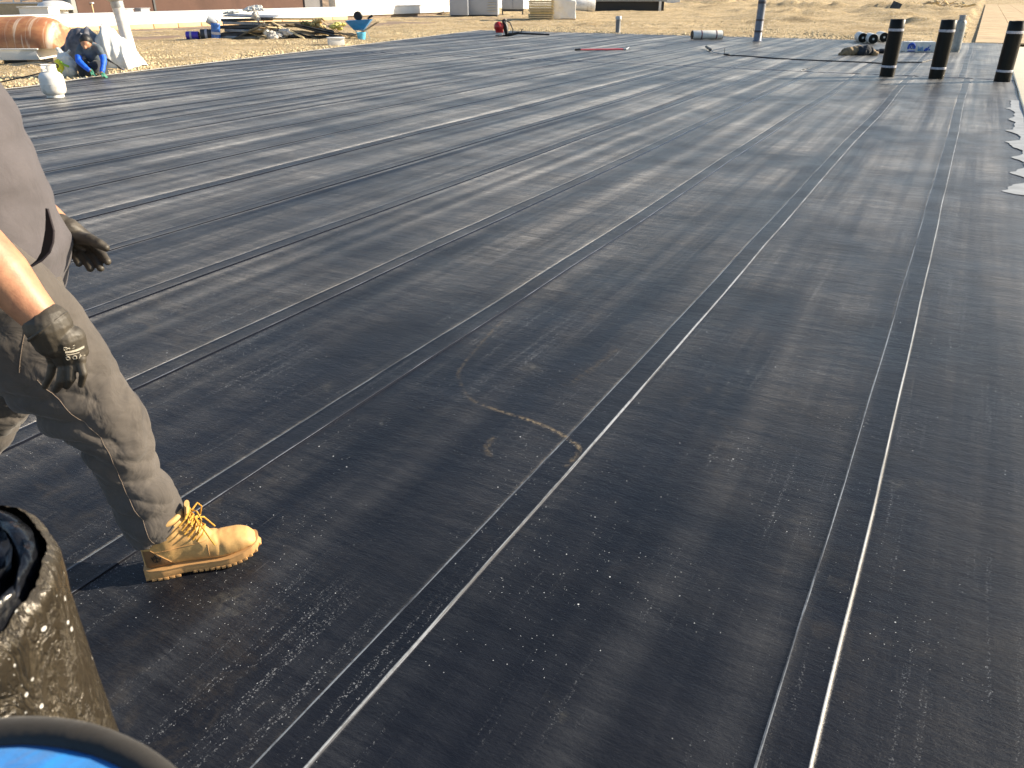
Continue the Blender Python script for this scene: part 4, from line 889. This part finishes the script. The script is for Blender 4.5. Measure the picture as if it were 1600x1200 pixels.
# --- hoodie
fr = [(-1.10, .846), (-1.062, .868), (-1.043, .90), (-1.038, .94), (-1.046, 1.009), (-1.051, 1.081), (-1.058, 1.143), (-1.067, 1.203), (-1.083, 1.256), (-1.106, 1.302), (-1.15, 1.37), (-1.22, 1.42)]
fr = [scl((p[0]-(.05 if p[1] < 1.1 else .036), 0, p[1]), 1.9) for p in fr]; bk = [-1.38, -1.405, -1.42, -1.43, -1.44, -1.455, -1.47, -1.475, -1.47, -1.46, -1.43, -1.36]
bk = [k_-.06 for k_ in bk]
fr[0] = (fr[0][0]-.012, 1.9, fr[0][2]); bk = bk
xs = np.array([(f[0]+k_)/2 for f, k_ in zip(fr, bk)]); zs = np.array([f[2] for f in fr]); ra = np.array([(f[0]-k_)/2 for f, k_ in zip(fr, bk)]); rb = np.array([.235, .25, .25, .24, .23, .22, .215, .21, .205, .2, .17, .09])
tt = np.linspace(0, 1, 90); T0 = np.linspace(0, 1, 12); ip = lambda a: np.interp(tt, T0, a)
def hoodfold(a, u, p):
    z = p[2]; c_, s_ = math.cos(a), math.sin(a); d = .06*float(vn(c_*1.3+s_+2, z*5))+.05*float(vn(c_*2.2-s_*2+7, z*13))
    hem = math.exp(-((z-.90)/.03)**2); d += .05*hem*(1+.5*math.sin(a*9))-.02*math.exp(-((z-.86)/.015)**2)
    d += .025*math.exp(-((z-1.2)/.06)**2)*math.sin(z*70+a*3)
    d += .02*math.sin(z*38+2*a+1)*math.exp(-((z-.98)/.06)**2)
    return d
b = MB(); tube2(b, ip(xs), np.full(90, 1.9), ip(zs), ip(ra), ip(rb), 120, hoodfold)
# sleeves
def sleeve(b, p0, p1, p2, r0, r1, r2):
    pts = [np.array(p0)*(1-f)+np.array(p1)*f for f in np.linspace(0, 1, 30)]+[np.array(p1)*(1-f)+np.array(p2)*f for f in np.linspace(0, 1, 16)[1:]]
    rr = list(np.linspace(r0, r1, 30))+list(np.linspace(r1, r2, 16)[1:])
    b.tube(pts, rr, 40, disp=lambda a, u, p: .07*math.sin(u*34+2*math.sin(a))*(u > .35)+.08*float(vn(a*1.2, u*9)))
sleeve(b, (-1.27, 1.72, 1.33), (-1.165, 1.58, 1.12), (-1.145, 1.565, 1.07), .095, .078, .066)
sleeve(b, (-1.43, 2.06, 1.30), (-1.43, 2.15, 1.07), (-1.30, 2.1, .985), .085, .07, .05)
# hood lying on the shoulders
b.tube([(-1.27, 1.80, 1.39), (-1.34, 1.78, 1.41), (-1.45, 1.82, 1.42), (-1.5, 1.9, 1.41), (-1.45, 1.98, 1.42), (-1.36, 2.0, 1.41), (-1.28, 1.98, 1.39)], [.04, .055, .07, .08, .07, .055, .04], 18)
hd = part(b, 'hoodie', M['hoodie'], remesh=.0075, smoothit=2)
displace(hd, lambda c: .009*fbm(c[:, 0]*7+c[:, 1]*6, c[:, 2]*8, 3)+.014*(np.abs(vn(c[:, 0]*5+c[:, 2]*6+c[:, 1]*3, c[:, 2]*9-c[:, 0]*5+2))**.7-.3))
# kangaroo pocket: a stitched panel and the shade in its mouth, painted as a dark crescent
def hoodpt(px, pz, lift):
    # point on the torso's near side at forward-axis x and height z
    i = int(np.argmin(np.abs(ip(zs)-pz))); cx, rx_, ry_ = ip(xs)[i], ip(ra)[i], ip(rb)[i]; u = max(-.99, min(.99, (px-cx)/rx_)); a = math.acos(u); q = 1+hoodfold(a, i/89, V(cx, 1.9, pz))
    return (cx+q*rx_*math.cos(a), 1.9-q*ry_*math.sin(a)-lift, pz)
from mathutils.bvhtree import BVHTree
_hb = BVHTree.FromPolygons([v.co for v in hd.data.vertices], [tuple(f.vertices) for f in hd.data.polygons])
def hoodhit(px, pz, lift):
    h = _hb.ray_cast(Vector((px, 1.2, pz))-base, Vector((0, 1, 0)))
    return tuple(h[0]+base+h[1]*lift) if h[0] is not None else (px, 1.7, pz)
cres = [((-1.013,1.690,1.071), .002), ((-1.016,1.690,1.046), .006), ((-1.020,1.690,1.021), .011), ((-1.030,1.690,0.995), .013), ((-1.043,1.690,0.971), .011), ((-1.061,1.690,0.953), .007), ((-1.086,1.690,0.938), .002)]
b = MB(); vs_ = []; N = 40
for i in range(N):
    f = i/(N-1)*(len(cres)-1); k = min(int(f), len(cres)-2); f -= k; p = np.array(cres[k][0])*(1-f)+np.array(cres[k+1][0])*f; ww = cres[k][1]*(1-f)+cres[k+1][1]*f
    for s_ in (-1, -.3, .3, 1): vs_.append(hoodhit(p[0]-.016+ww*.8*s_, p[2], .0022))
b.add(vs_, [(i*4+j, i*4+j+1, i*4+j+5, i*4+j+4) for i in range(N-1) for j in range(3)]); part(b, 'pocket_shade', M['pocket'], hd)
b = MB(); b.tube([hoodhit(c[0][0]-.016+c[1]*.8+.003, c[0][2], .001) for c in cres], .0026, 6); part(b, 'pocket_edge', M['hoodie'], hd)
# --- body: forearms, neck and head as one skin surface
b = MB()
wr = V(*(-1.002,1.550,0.853)); el = V(-1.15, 1.565, 1.08); 
b.tube([el, el*.75+wr*.25+V(.003, 0, .004), el*.5+wr*.5+V(.004, 0, .004), el*.25+wr*.75, wr, wr+(wr-el)*.06], [.05, .056, .054, .045, .036, .03], 28)
fw = V(*(-1.225,2.060,0.934)); b.tube([V(-1.41, 2.14, 1.05), V(-1.31, 2.1, .99), fw], [.045, .042, .033], 20)
b.tube([V(-1.155, 1.57, 1.1), V(-1.28, 1.75, 1.32)], [.05, .06], 14); b.tube([V(-1.42, 2.13, 1.06), V(-1.42, 2.05, 1.3)], [.045, .06], 14)
b.tube([V(-1.28, 1.74, 1.32), V(-1.42, 2.06, 1.31)], .05, 14); b.tube([V(-1.33, 1.9, 1.0), V(-1.34, 1.9, 1.34), V(-1.31, 1.9, 1.42), V(-1.265, 1.9, 1.5)], [.09, .07, .05, .055], 20)
b.ball((-1.25, 1.9, 1.565), .098, 14, sc3=(1.05, .82, 1.18)); b.cone((-1.2, 1.9, 1.50), .05, (-1.17, 1.9, 1.475), .032); b.cone((-1.145, 1.9, 1.57), .012, (-1.133, 1.9, 1.54), .016)
b.cone((-1.155, 1.87, 1.505), .012, (-1.15, 1.93, 1.505), .012)
for s_ in (-1, 1): b.ball((-1.255, 1.9+s_*.082, 1.555), .026, 8, sc3=(.8, .4, 1.3)); b.ball((-1.165, 1.9+s_*.033, 1.575), .016, 8)
# hips and legs inside the trousers
b.tube([V(-1.3, 1.9, 1.05), V(-1.28, 1.885, .88)], [.12, .12], 16); b.tube([V(-1.25, 1.8, .86), V(-1.08, 1.79, .5), V(-1.01, 1.775, .1), V(-1.0, 1.77, .07)], [.09, .06, .04, .04], 16); b.tube([V(-1.3, 1.97, .86), V(-1.46, 1.99, .5), V(-1.77, 1.99, .12)], [.09, .06, .04], 16)
body = part(b, 'body', M['skin'], remesh=.005, smoothit=3)
b = MB(); b.ball((-1.265, 1.9, 1.595), .108, 12, sc3=(1.0, .86, 1.06)); hr = part(b, 'hair', M['hair'], remesh=.006, smoothit=2)
b = MB()
for s_ in (-1, 1): b.ball((-1.155, 1.9+s_*.033, 1.578), .009, 8)
part(b, 'eyes', M['blackmat'])
# --- gloves
def glove(name, cones, palm, extra=None, vox=.0024, fr_=.9, sm=1):
    b = MB()
    for ch in cones:
        for (p, r), (q, s_) in zip(ch[:-1], ch[1:]): b.cone(p, r*fr_, q, s_*fr_)
    for p, r, q, s_ in palm: b.cone(p, r, q, s_)
    o = part(b, name, M['glove'], remesh=vox, smoothit=sm); displace(o, lambda c: .0012*fbm(c[:, 0]*60, c[:, 2]*60+c[:, 1]*40, 3)); return o
g_ = 1.55
gl = glove('glove', [
    # little, ring, middle, index, thumb
    [((-1.019,1.550,0.760), .0125), ((-1.031,1.548,0.732), .0118), ((-1.056,1.560,0.702), .0098)],
    [((-0.995,1.545,0.754), .0135), ((-1.001,1.536,0.729), .0122), ((-1.027,1.548,0.699), .0102)],
    [((-0.974,1.545,0.758), .0135), ((-0.978,1.536,0.732), .0122), ((-1.000,1.548,0.708), .0104)],
    [((-0.956,1.550,0.763), .0132), ((-0.951,1.542,0.742), .0118), ((-0.967,1.550,0.711), .01)],
    [((-0.974,1.580,0.785), .0155), ((-0.985,1.602,0.748), .0135), ((-0.994,1.612,0.722), .011)],
    ], [((-1.003,1.550,0.855), .049, (-1.001,1.552,0.821), .043), ((-1.003,1.555,0.820), .036, (-1.018,1.554,0.771), .0125), ((-0.988,1.550,0.822), .034, (-0.997,1.550,0.763), .0135), ((-0.978,1.552,0.821), .034, (-0.975,1.550,0.766), .0135), ((-0.972,1.558,0.815), .030, (-0.956,1.554,0.774), .013), ((-0.967,1.562,0.820), .028, (-0.963,1.566,0.787), .022)], fr_=.78)
# rolled cuff
d = (wr-el)/np.linalg.norm(wr-el); e1 = V(.83, 0, .55); e2 = V(0, 1, 0); b = MB()
c0 = V(*(-1.004,1.550,0.852)); b.tube([c0+(e1*math.cos(a)*.047+e2*math.sin(a)*.046) for a in np.linspace(0, 2*math.pi, 40)], .0042, 10, cap=False); part(b, 'cuff_edge', M['glove'], gl)
# white print on the back of the glove, upside down as worn: arched lettering, a bar and a small block
def on_glove(px, pz): return None
bvh_o = gl
from mathutils.bvhtree import BVHTree
def hit(o, p, dirn):
    me = o.data; bv = BVHTree.FromPolygons([v.co for v in me.vertices], [tuple(f.vertices) for f in me.polygons]); return bv
bv = hit(gl, None, None)
def printmark(name, pts_list, w_=.0009, y0=1.3):
    b = MB()
    for pts in pts_list:
        q = []
        for p in pts:
            h = bv.ray_cast(Vector((p[0], y0, p[1]))-base, Vector((0, 1, 0)))
            if h[0] is not None: q.append(h[0]+base+Vector((0, -.0005, 0)))
        if len(q) > 1: b.tube([tuple(v) for v in q], w_, 5)
    if b.n: o = b.build(name, M['mark'], None); o.data.transform(Matrix.Translation(-base)); o.parent = gl
A_ = V(*(-0.974,1.500,0.781)); B_ = V(*(-0.912,1.500,0.803)); 
def gxy(u, v): # u along lettering (0..1), v towards the wrist, on the back of the hand
    a0 = V(*(-0.972,1.500,0.785)); a1 = V(*(-0.915,1.500,0.803)); a2 = V(*(-0.966,1.500,0.817)); p = a0+(a1-a0)*u+(a2-a0)*v; p = p+(a2-a0)*(-.28)*math.sin(u*math.pi); return (p[0], p[2])
ell = lambda u, v, ru, rv: [gxy(u+ru*math.cos(a), v+rv*math.sin(a)) for a in np.linspace(0, 6.283, 14)]
printmark('glove_print', [ell(.06, .0, .06, .13), ell(.27, .0, .065, .13), [gxy(.42, -.13), gxy(.44, 0), gxy(.44, .14)], [gxy(.44, .0), gxy(.53, -.14)], [gxy(.55, .13), gxy(.62, -.13), gxy(.69, .13)], [gxy(.57, .02), gxy(.67, .02)],
    [gxy(.75, .13), gxy(.76, -.13), gxy(.82, .05), gxy(.88, -.13), gxy(.9, .13)], [gxy(x, .28) for x in np.linspace(.02, .42, 8)], [gxy(x, .24) for x in np.linspace(.5, .7, 5)]])
printmark('glove_print', [[gxy(x, .47) for x in np.linspace(.02, .5, 8)], [gxy(x, .53) for x in np.linspace(.02, .5, 8)]], .0016)
printmark('glove_print', [[gxy(.02, .72), gxy(.3, .74), gxy(.32, .92), gxy(.03, .92), gxy(.02, .72)], [gxy(.08, .76), gxy(.2, .9)], [gxy(.2, .76), gxy(.08, .9)], [gxy(.8, .42), gxy(.9, .5), gxy(.82, .6), gxy(.93, .7), gxy(.85, .82), gxy(.98, .85)], [gxy(.9, .3), gxy(1.05, .4), gxy(.93, .5)], [gxy(.62, .95), gxy(.7, 1.02), gxy(.72, .88), gxy(.62, .95)]], .0008)
# far glove, palm towards the camera
gf = glove('glove', [
    [((-1.174,2.040,0.905), .021), ((-1.126,2.015,0.908), .0175), ((-1.095,2.000,0.901), .015), ((-1.080,1.998,0.891), .012)],
    [((-1.137,2.055,0.872), .014), ((-1.113,2.035,0.860), .0128), ((-1.090,2.010,0.848), .0108)],
    [((-1.155,2.055,0.855), .0145), ((-1.130,2.030,0.843), .013), ((-1.108,2.000,0.833), .0108)],
    [((-1.180,2.055,0.855), .0145), ((-1.157,2.030,0.841), .013), ((-1.136,2.000,0.832), .0108)],
    [((-1.204,2.060,0.857), .0132), ((-1.188,2.040,0.847), .0118), ((-1.175,2.020,0.839), .01)],
    ], [((-1.231,2.060,0.934), .037, (-1.201,2.060,0.916), .032), ((-1.200,2.060,0.924), .03, (-1.157,2.068,0.886), .020), ((-1.209,2.070,0.907), .03, (-1.165,2.075,0.854), .018), ((-1.214,2.070,0.899), .028, (-1.191,2.075,0.851), .018), ((-1.220,2.070,0.892), .026, (-1.208,2.070,0.856), .017)])
# --- boots
def boot(origin, rz, tilt, name):
    t = bpy.data.objects.new(name, None); sc.collection.objects.link(t); t.parent = P1; t.location = Vector(origin)-base; t.rotation_euler = (0, tilt, rz); t.empty_display_size = .05
    # local: x forwards from the heel (0..0.315), y to the left, z up
    L = .315
    hw = lambda x: float(np.interp(x, [0, .015, .05, .11, .17, .23, .27, .295, .31, .315], [.018, .031, .037, .0355, .042, .049, .047, .039, .026, .012]))
    def outline(x): return hw(x)
    zb = lambda x: .03+.028*max(0, (x-.20)/.115)**1.8
    top = lambda x: float(np.interp(x, [0, .03, .06, .1, .135, .16, .19, .22, .26, .29, .305, .315], [.13, .15, .16, .16, .135, .116, .103, .097, .096, .086, .07, .052]))+.0
    b = MB(); nx, n = 60, 44; vs_ = []
    for i in range(nx):
        x = .006+(L-.012)*i/(nx-1); w_ = hw(x)*.97; z0 = zb(x); z1 = top(x)
        for k in range(n):
            a = 2*math.pi*k/n; c_, s_ = math.cos(a), math.sin(a); e = .62
            yy = w_*abs(c_)**.75*(1 if c_ > 0 else -1); zz = (z0+z1)/2+(z1-z0)/2*abs(s_)**e*(1 if s_ > 0 else -1)
            if s_ > 0 and .09 < x: yy *= 1-.25*max(0, (zz-z0)/(z1-z0)-.45)
            vs_.append((x, yy, zz))
    b.add(vs_, [(i*n+k, i*n+(k+1) % n, (i+1)*n+(k+1) % n, (i+1)*n+k) for i in range(nx-1) for k in range(n)]+[tuple(range(n))[::-1], tuple((nx-1)*n+k for k in range(n))])
    tube2(b, np.linspace(.072, .078, 20), np.zeros(20), np.linspace(.07, .19, 20), np.linspace(.058, .05, 20), np.linspace(.036, .04, 20), 40, lambda a, u, p: .0)
    b.cone((.11, 0, .16), .03, (.165, 0, .10), .028)
    up = b.build('upper', M['tan'], t, remesh=.0036, smoothit=3)
    displace(up, lambda c: .0016*fbm(c[:, 0]*40, c[:, 2]*40+c[:, 1]*30, 3)-.0025*np.exp(-((c[:, 0]-.205-.15*np.abs(c[:, 1]))/.006)**2)*(c[:, 2] > .05))
    # sole with lugs, heel block
    b = MB(); S = 80; xs_ = np.linspace(0, L, S)
    def ring(off, zf, xa=0, xb=L):
        P = []; X_ = [x for x in xs_ if xa <= x <= xb]
        for x in X_: P.append((x, hw(x)+off, zf(x)))
        for x in X_[::-1]: P.append((x, -hw(x)-off, zf(x)))
        return P
    def slabf(off, z0f, z1f, xa=0, xb=L, mi=0):
        A = ring(off, z0f, xa, xb); B = ring(off, z1f, xa, xb); n = len(A); b.add(A+B, [(i, (i+1) % n, n+(i+1) % n, n+i) for i in range(n)]+[tuple(range(n))[::-1], tuple(range(n, 2*n))], mi)
    lift = lambda x: .028*max(0, (x-.20)/.115)**1.8
    slabf(.004, lambda x: .0105+lift(x), lambda x: .032+lift(x)); slabf(.0055, lambda x: .032+lift(x), lambda x: .0365+lift(x))
    slabf(.0035, lambda x: .0045, lambda x: .0181, 0, .095)
    for s_ in (-1, 1):
        for x in np.linspace(.008, .088, 6): b.box((x, s_*(hw(x)-.006), .004), (.013, .022, .008))
        for i, x in enumerate(np.linspace(.135, .303, 12)): b.box((x, s_*(hw(x)-.006), .0105+lift(x)), (.0115, .022, .009), ry=-math.atan(.028*1.8*max(0, (x-.2)/.115)**.8/.115))
    b.box((.312, 0, .052-.01), (.012, .03, .018), ry=-.6)
    b.build('sole', M['sole'], t, bevel=.0008, angle=30)
    # heel leather panel
    ub = BVHTree.FromPolygons([v.co for v in up.data.vertices], [tuple(f.vertices) for f in up.data.polygons])
    def skin_pt(x, z, s_=-1, l=.0012):
        h = ub.ray_cast(Vector((x, s_*.2, z)), Vector((0, -s_, 0)))
        return (h[0]+Vector((0, s_*l, 0))) if h[0] is not None else None
    for s_ in (-1, 1):
        b = MB(); P = []; nx_, nz_ = 22, 14; ok = True
        for i in range(nx_):
            for j in range(nz_):
                z = .038+.064*j/(nz_-1); xm = .085-.055*((z-.038)/.064)**1.2+.0; x = .0105+(xm-.0105)*i/(nx_-1); p = skin_pt(x, z, s_, .0016); P.append(p if p is not None else Vector((.008, 0, z)))
        b.add(P, [(i*nz_+j, i*nz_+j+1, (i+1)*nz_+j+1, (i+1)*nz_+j) for i in range(nx_-1) for j in range(nz_-1)]); b.build('heel_panel', M['tan_dk'], t)
        if s_ == -1:
            b = MB(); c = (.042, .073)
            for poly in ([(0, -.012), (0, .012)], [(-.008, .004), (0, .014), (.008, .004)], [(-.01, -.003), (0, .006), (.01, -.003)], [(-.006, -.01), (.006, -.01)], [(-.012, .008), (-.008, -.008)], [(.012, .006), (.009, -.009)]):
                q = [skin_pt(c[0]+u, c[1]+v, -1, .0026) for u, v in poly]; q = [v for v in q if v is not None]
                if len(q) > 1: b.tube([tuple(v) for v in q], .0011, 5)
            if b.n: b.build('emblem', M['pocket'], t)
        b = MB()
        for path in ([(.086-.055*f**1.2, .037+.066*f) for f in np.linspace(0, 1, 16)], [(.04+.14*f, .094+.006*f) for f in np.linspace(0, 1, 14)], [(.18+.0*f, .04+.05*f) for f in np.linspace(0, 1, 8)]):
            q = [skin_pt(x, z, s_, .0006) for x, z in path]; q = [v for v in q if v is not None]
            if len(q) > 1: b.tube([tuple(v) for v in q], .0009, 5)
        b.build('stitching', M['sole'], t)
    # padded collar, tongue and laces
    b = MB(); b.tube([(  .078+.045*math.cos(a), .036*math.sin(a),   .178+.01*math.cos(a)) for a in np.linspace(0, 6.283, 40)], .009, 10, cap=False); b.build('collar', M['tan_dk'] if False else M['tan'], t)
    b = MB(); b.tube([(.165, 0, .125), (.148, 0, .15), (.14, 0, .18), (.146, 0, .215)], [.02, .022, .024, .018], 14, b=[.007]*4); b.build('tongue', M['tan'], t)
    b = MB(); ey = [(.172, .022, .118), (.163, .026, .128), (.153, .029, .141), (.146, .031, .156), (.142, .034, .172), (.138, .036, .188)]
    for i, (x, y, z) in enumerate(ey):
        for s_ in (-1, 1):
            nxt = ey[min(i+1, 5)]; b.tube([(x, s_*y, z), ((x+nxt[0])/2+.013, 0, (z+nxt[2])/2+.011), (nxt[0], -s_*nxt[1], nxt[2])], .0024, 7)
            b.tube([(x, s_*y, z), (x-.018, s_*(y+.010), z-.014)], .0026, 6)
    for s_ in (-1, 1):
        b.tube([(.155, s_*.0, .19), (.17, s_*.022, .197), (.178, s_*.034, .175), (.17, s_*.03, .15), (.158, s_*.0, .165)], .0024, 7); b.tube([(.158, 0, .165), (.178, s_*.03, .14), (.19, s_*.04, .112), (.2, s_*.046, .09)], .0024, 7)
    b.build('laces', M['lace'], t); return t
boot((-1.048, 1.732, .006), R(19), 0, 'boot')
boot((-1.88, 1.99, .05), R(4), R(38), 'boot')
# ---------------- kneeling worker far left ----------------
P2 = thing('person', 'kneeling worker in a dark beanie, grey vest and blue sleeves bent over the membrane edge', 'person', (*(-14.80,10.16), 0), HEAD)
def blobs(name, mat, cones, vox=.014, sm=3, amp=.01):
    b = MB()
    for p, r, q, s_ in cones: b.cone(p, r, q, s_)
    o = b.build(name, mat, P2, remesh=vox, smoothit=sm); displace(o, lambda c: amp*fbm(c[:, 0]*12, c[:, 2]*12+c[:, 1]*8, 3)); return o
blobs('body', M['skin'], [((0, .0, .62), .09, (.01, -.06, .60), .085), ((.01, -.1, .57), .05, (.015, -.13, .54), .035), ((-.02, .12, .55), .06, (0, .04, .6), .06), ((.0, .2, .5), .12, (-.05, .35, .25), .13), ((-.17, .1, .54), .05, (.17, .08, .52), .05),
    ((-.17, .1, .54), .045, (-.2, -.06, .32), .04), ((-.2, -.06, .32), .038, (.07, -.2, .12), .03), ((.17, .08, .52), .045, (.27, -.02, .32), .04), ((.27, -.02, .32), .038, (.26, -.2, .1), .03),
    ((-.1, .38, .22), .09, (-.18, -.02, .2), .07), ((-.18, -.02, .2), .06, (-.2, .35, .08), .05), ((.02, .38, .22), .09, (.05, .0, .2), .07), ((.05, 0, .2), .06, (.05, .38, .08), .05)], .01, 2, .002)
blobs('beanie', M['black'], [((-.01, .02, .66), .115, (.0, -.02, .66), .11)], .01, 2, .006)
blobs('vest', M['vest'], [((-.02, .14, .48), .16, (-.05, .34, .26), .17), ((-.14, .12, .52), .09, (.13, .1, .5), .09), ((-.17, .1, .52), .075, (-.21, 0, .38), .065), ((.17, .08, .5), .07, (.24, .02, .38), .062)])
blobs('sleeve', M['workblue'], [((-.21, 0, .38), .064, (-.19, -.08, .3), .06), ((-.19, -.08, .3), .06, (.02, -.19, .15), .045)])
blobs('sleeve', M['workblue'], [((.24, .02, .38), .062, (.27, -.03, .3), .056), ((.27, -.03, .3), .056, (.265, -.17, .13), .045)])
blobs('trousers', M['dkcloth'], [((-.1, .36, .22), .13, (-.17, -.02, .2), .1), ((-.17, -.03, .2), .1, (-.17, -.02, .06), .085), ((-.18, -.02, .1), .08, (-.2, .35, .07), .07), ((.02, .36, .22), .13, (.04, .0, .18), .1), ((.04, 0, .16), .09, (.05, .35, .07), .07)])
for cx, cy, cz in ((.07, -.2, .11), (.27, -.2, .08)):
    b = MB(); b.cone((cx-.02, cy+.03, cz+.03), .034, (cx+.03, cy-.02, cz-.02), .035)
    for k in range(4): b.cone((cx+.03+.0*k, cy-.05+.022*k, cz-.02), .014, (cx+.075, cy-.06+.026*k, cz-.06), .011)
    b.cone((cx, cy-.04, cz), .014, (cx+.03, cy-.085, cz-.04), .011); b.build('glove', M['green'], P2, remesh=.006, smoothit=2)
t = thing('wooden_float', 'orange wedge-shaped tool held down by the kneeling worker', 'tool', (*(-14.91,10.38), 0), HEAD)
b = MB(); b.add([(-.1, .0, .36), (.0, .0, .38), (.06, .0, .03), (.03, 0, .03), (-.1, .05, .36), (.0, .05, .38), (.06, .05, .03), (.03, .05, .03)], [(0, 3, 2, 1), (4, 5, 6, 7), (0, 1, 5, 4), (1, 2, 6, 5), (2, 3, 7, 6), (3, 0, 4, 7)]); b.build('blade', M['orange'], t, bevel=.006)
b = MB(); b.cone((.04, .02, .06), .02, (.07, .02, .015), .016); b.build('grip', M['tan_dk'], t)

# ---------------- foreground roll and drum ----------------
def film():
    m, t, p = newmat('wrinkled_film'); c = t.co((1, 1, .55)); c1 = t.co()
    n = t.noise(c, 9, 6, .65, .8); w1 = t.math('ABSOLUTE', t.math('SUBTRACT', t.noise(t.co((1, 1, .4)), 22, 5, .6, 2.2), .5)); w2 = t.noise(c, 30, 5, .7, 1.2)
    col = t.mix(t.rng(n, .3, .7), (.022, .017, .01), (.06, .047, .029)); col = t.mix(t.rng(w1, 0, .025, .35, 0), col, (.16, .13, .085))
    for s_, th in ((110, .12),):
        nd = t.n('ShaderNodeTexVoronoi', feature='F1'); t.L(c1, nd.inputs['Vector']); nd.inputs['Scale'].default_value = s_; sp = t.n('ShaderNodeSeparateColor'); t.L(nd.outputs['Color'], sp.inputs[0])
        k = t.math('MULTIPLY', t.math('LESS_THAN', nd.outputs['Distance'], t.math('MULTIPLY', sp.outputs[1], .32)), t.math('LESS_THAN', sp.outputs[0], t.math('MULTIPLY', t.rng(t.noise(c1, 6, 3), .46, .6), .55)))
        col = t.mix(k, col, (.85, .84, .8))
    t.L(col, p.inputs['Base Color']); p.inputs['Roughness'].default_value = .27; p.inputs['Metallic'].default_value = .3; p.inputs['Specular IOR Level'].default_value = .8
    b_ = t.bump(w2, .8, .006); b_ = t.bump(t.rng(w1, 0, .06), .6, .004, b_); b_ = t.bump(t.noise(c1, 120, 3, .6), .4, .001, b_); t.L(b_, p.inputs['Normal']); return m
M['film'] = film(); M['filmdk'] = simple('torn_film_black', (.008, .009, .012), .22, var=.5, vs_=30, bs=60, bd=.006, bump=.7)
FR = Rz @ Vector((-.605, .545, 0)); t = thing('foreground_roll', 'big upright roll in wrinkled brown film with torn black top, bottom left', 'membrane roll', FR, HEAD)
b = MB(); n = 220; rows = 260; vs_ = []; Rr = .162
A = np.linspace(0, 2*math.pi, n, endpoint=False); Zs = np.linspace(0, 1.0, rows)
AA, ZZ = np.meshgrid(A, Zs); ca, sa = np.cos(AA), np.sin(AA)
rough = .7*.006*fbm(ca*7+sa*3+5, ZZ*5+sa*6, 4)+.0045*np.abs(vn(ca*18+sa*9, ZZ*16+sa*17))-.004*np.abs(vn(ca*30+9, ZZ*9+sa*30))
rr = Rr+rough+.004*np.clip((ZZ-.93)/.07, 0, 1)-.01*np.clip((ZZ-.985)/.015, 0, 1)**2
Ztop = ZZ+np.clip((ZZ-.9)/.1, 0, 1)*(.012*fbm(ca*4+2, sa*4, 3))
b.add(np.stack([rr*ca, rr*sa, Ztop], -1).reshape(-1, 3), [(i*n+k, i*n+(k+1) % n, (i+1)*n+(k+1) % n, (i+1)*n+k) for i in range(rows-1) for k in range(n)]); b.build('wrapper', M['film'], t, angle=0)
b = MB(); turns = 13; NN = 2400; vs_ = []
for i in range(NN):
    f = i/(NN-1); a = f*turns*2*math.pi; r = .03+(.158-.03)*f+.005*float(vn(math.cos(a)*4+f*20, math.sin(a)*4)); zt = 1.009+.013*float(fbm(math.cos(a)*2.5+f*30, math.sin(a)*2.5, 3))+.022*float(vn(a*1.4, f*60))-.02*(1-f)
    for k, (dz, dr) in enumerate(((-.1, 0), (-.035, .012*float(vn(a*1.1, 3.))), (-.012, .02*float(vn(a*1.3+4, 5.))), (0, -.002+.03*float(vn(a*1.2+9, 7.))), (-.012, -.012), (-.06, -.009))): vs_.append(((r+dr)*math.cos(a), (r+dr)*math.sin(a), zt+dz))
b.add(vs_, [(i*6+k, i*6+k+1, (i+1)*6+k+1, (i+1)*6+k) for i in range(NN-1) for k in range(5)]); b.build('torn_layers', M['filmdk'], t, angle=0)
b = MB(); b.lathe([(.0001, .9), (.158, .9), (.158, .895), (.0001, .895)], n=40); b.build('core', M['pocket'], t)
b = MB(); b.add([(.168, -.02, .78), (.172, .0, .62), (.185, .0, .62), (.169, -.01, .78), (.168, -.024, .78), (.172, -.006, .62), (.185, -.006, .62)], [(0, 1, 2, 3), (4, 6, 5), (0, 4, 5, 1), (1, 5, 6, 2), (2, 6, 4, 0)]); b.build('tape_tail', M['white_sheet'], t, smooth=False)
# drum with a padded blue top
FD = Rz @ Vector((-.372, .203, 0)); t = thing('drum', 'blue round drum top with a thick dark rim, blurred in the bottom left corner', 'drum', FD, HEAD)
M['bluecloth'] = cloth('blue_cover', (.02, .22, .62), weave=500, wr=.4); M['rim'] = cloth('dark_rim', (.03, .027, .024), weave=400)
b = MB(); b.lathe([(.2, 0), (.205, .02), (.205, .96), (.19, .97)], n=64); b.lathe([(.205, .3), (.212, .31), (.212, .33), (.205, .34)], n=64); b.lathe([(.205, .62), (.212, .63), (.212, .65), (.205, .66)], n=64); b.build('drum_body', M['blue'], t)
b = MB(); b.tube([(.207*math.cos(a), .207*math.sin(a), .99+.003*math.sin(a*5)) for a in np.linspace(0, 2*math.pi, 90)], .0105, 14, cap=False); b.build('rim', M['rim'], t)
b = MB(); b.lathe([(.205, .985), (.19, .992), (.15, 1.0), (.08, 1.006), (.0001, 1.008)], n=64); o = b.build('cover', M['bluecloth'], t); displace(o, lambda c: .004*fbm(c[:, 0]*25, c[:, 1]*25, 3))
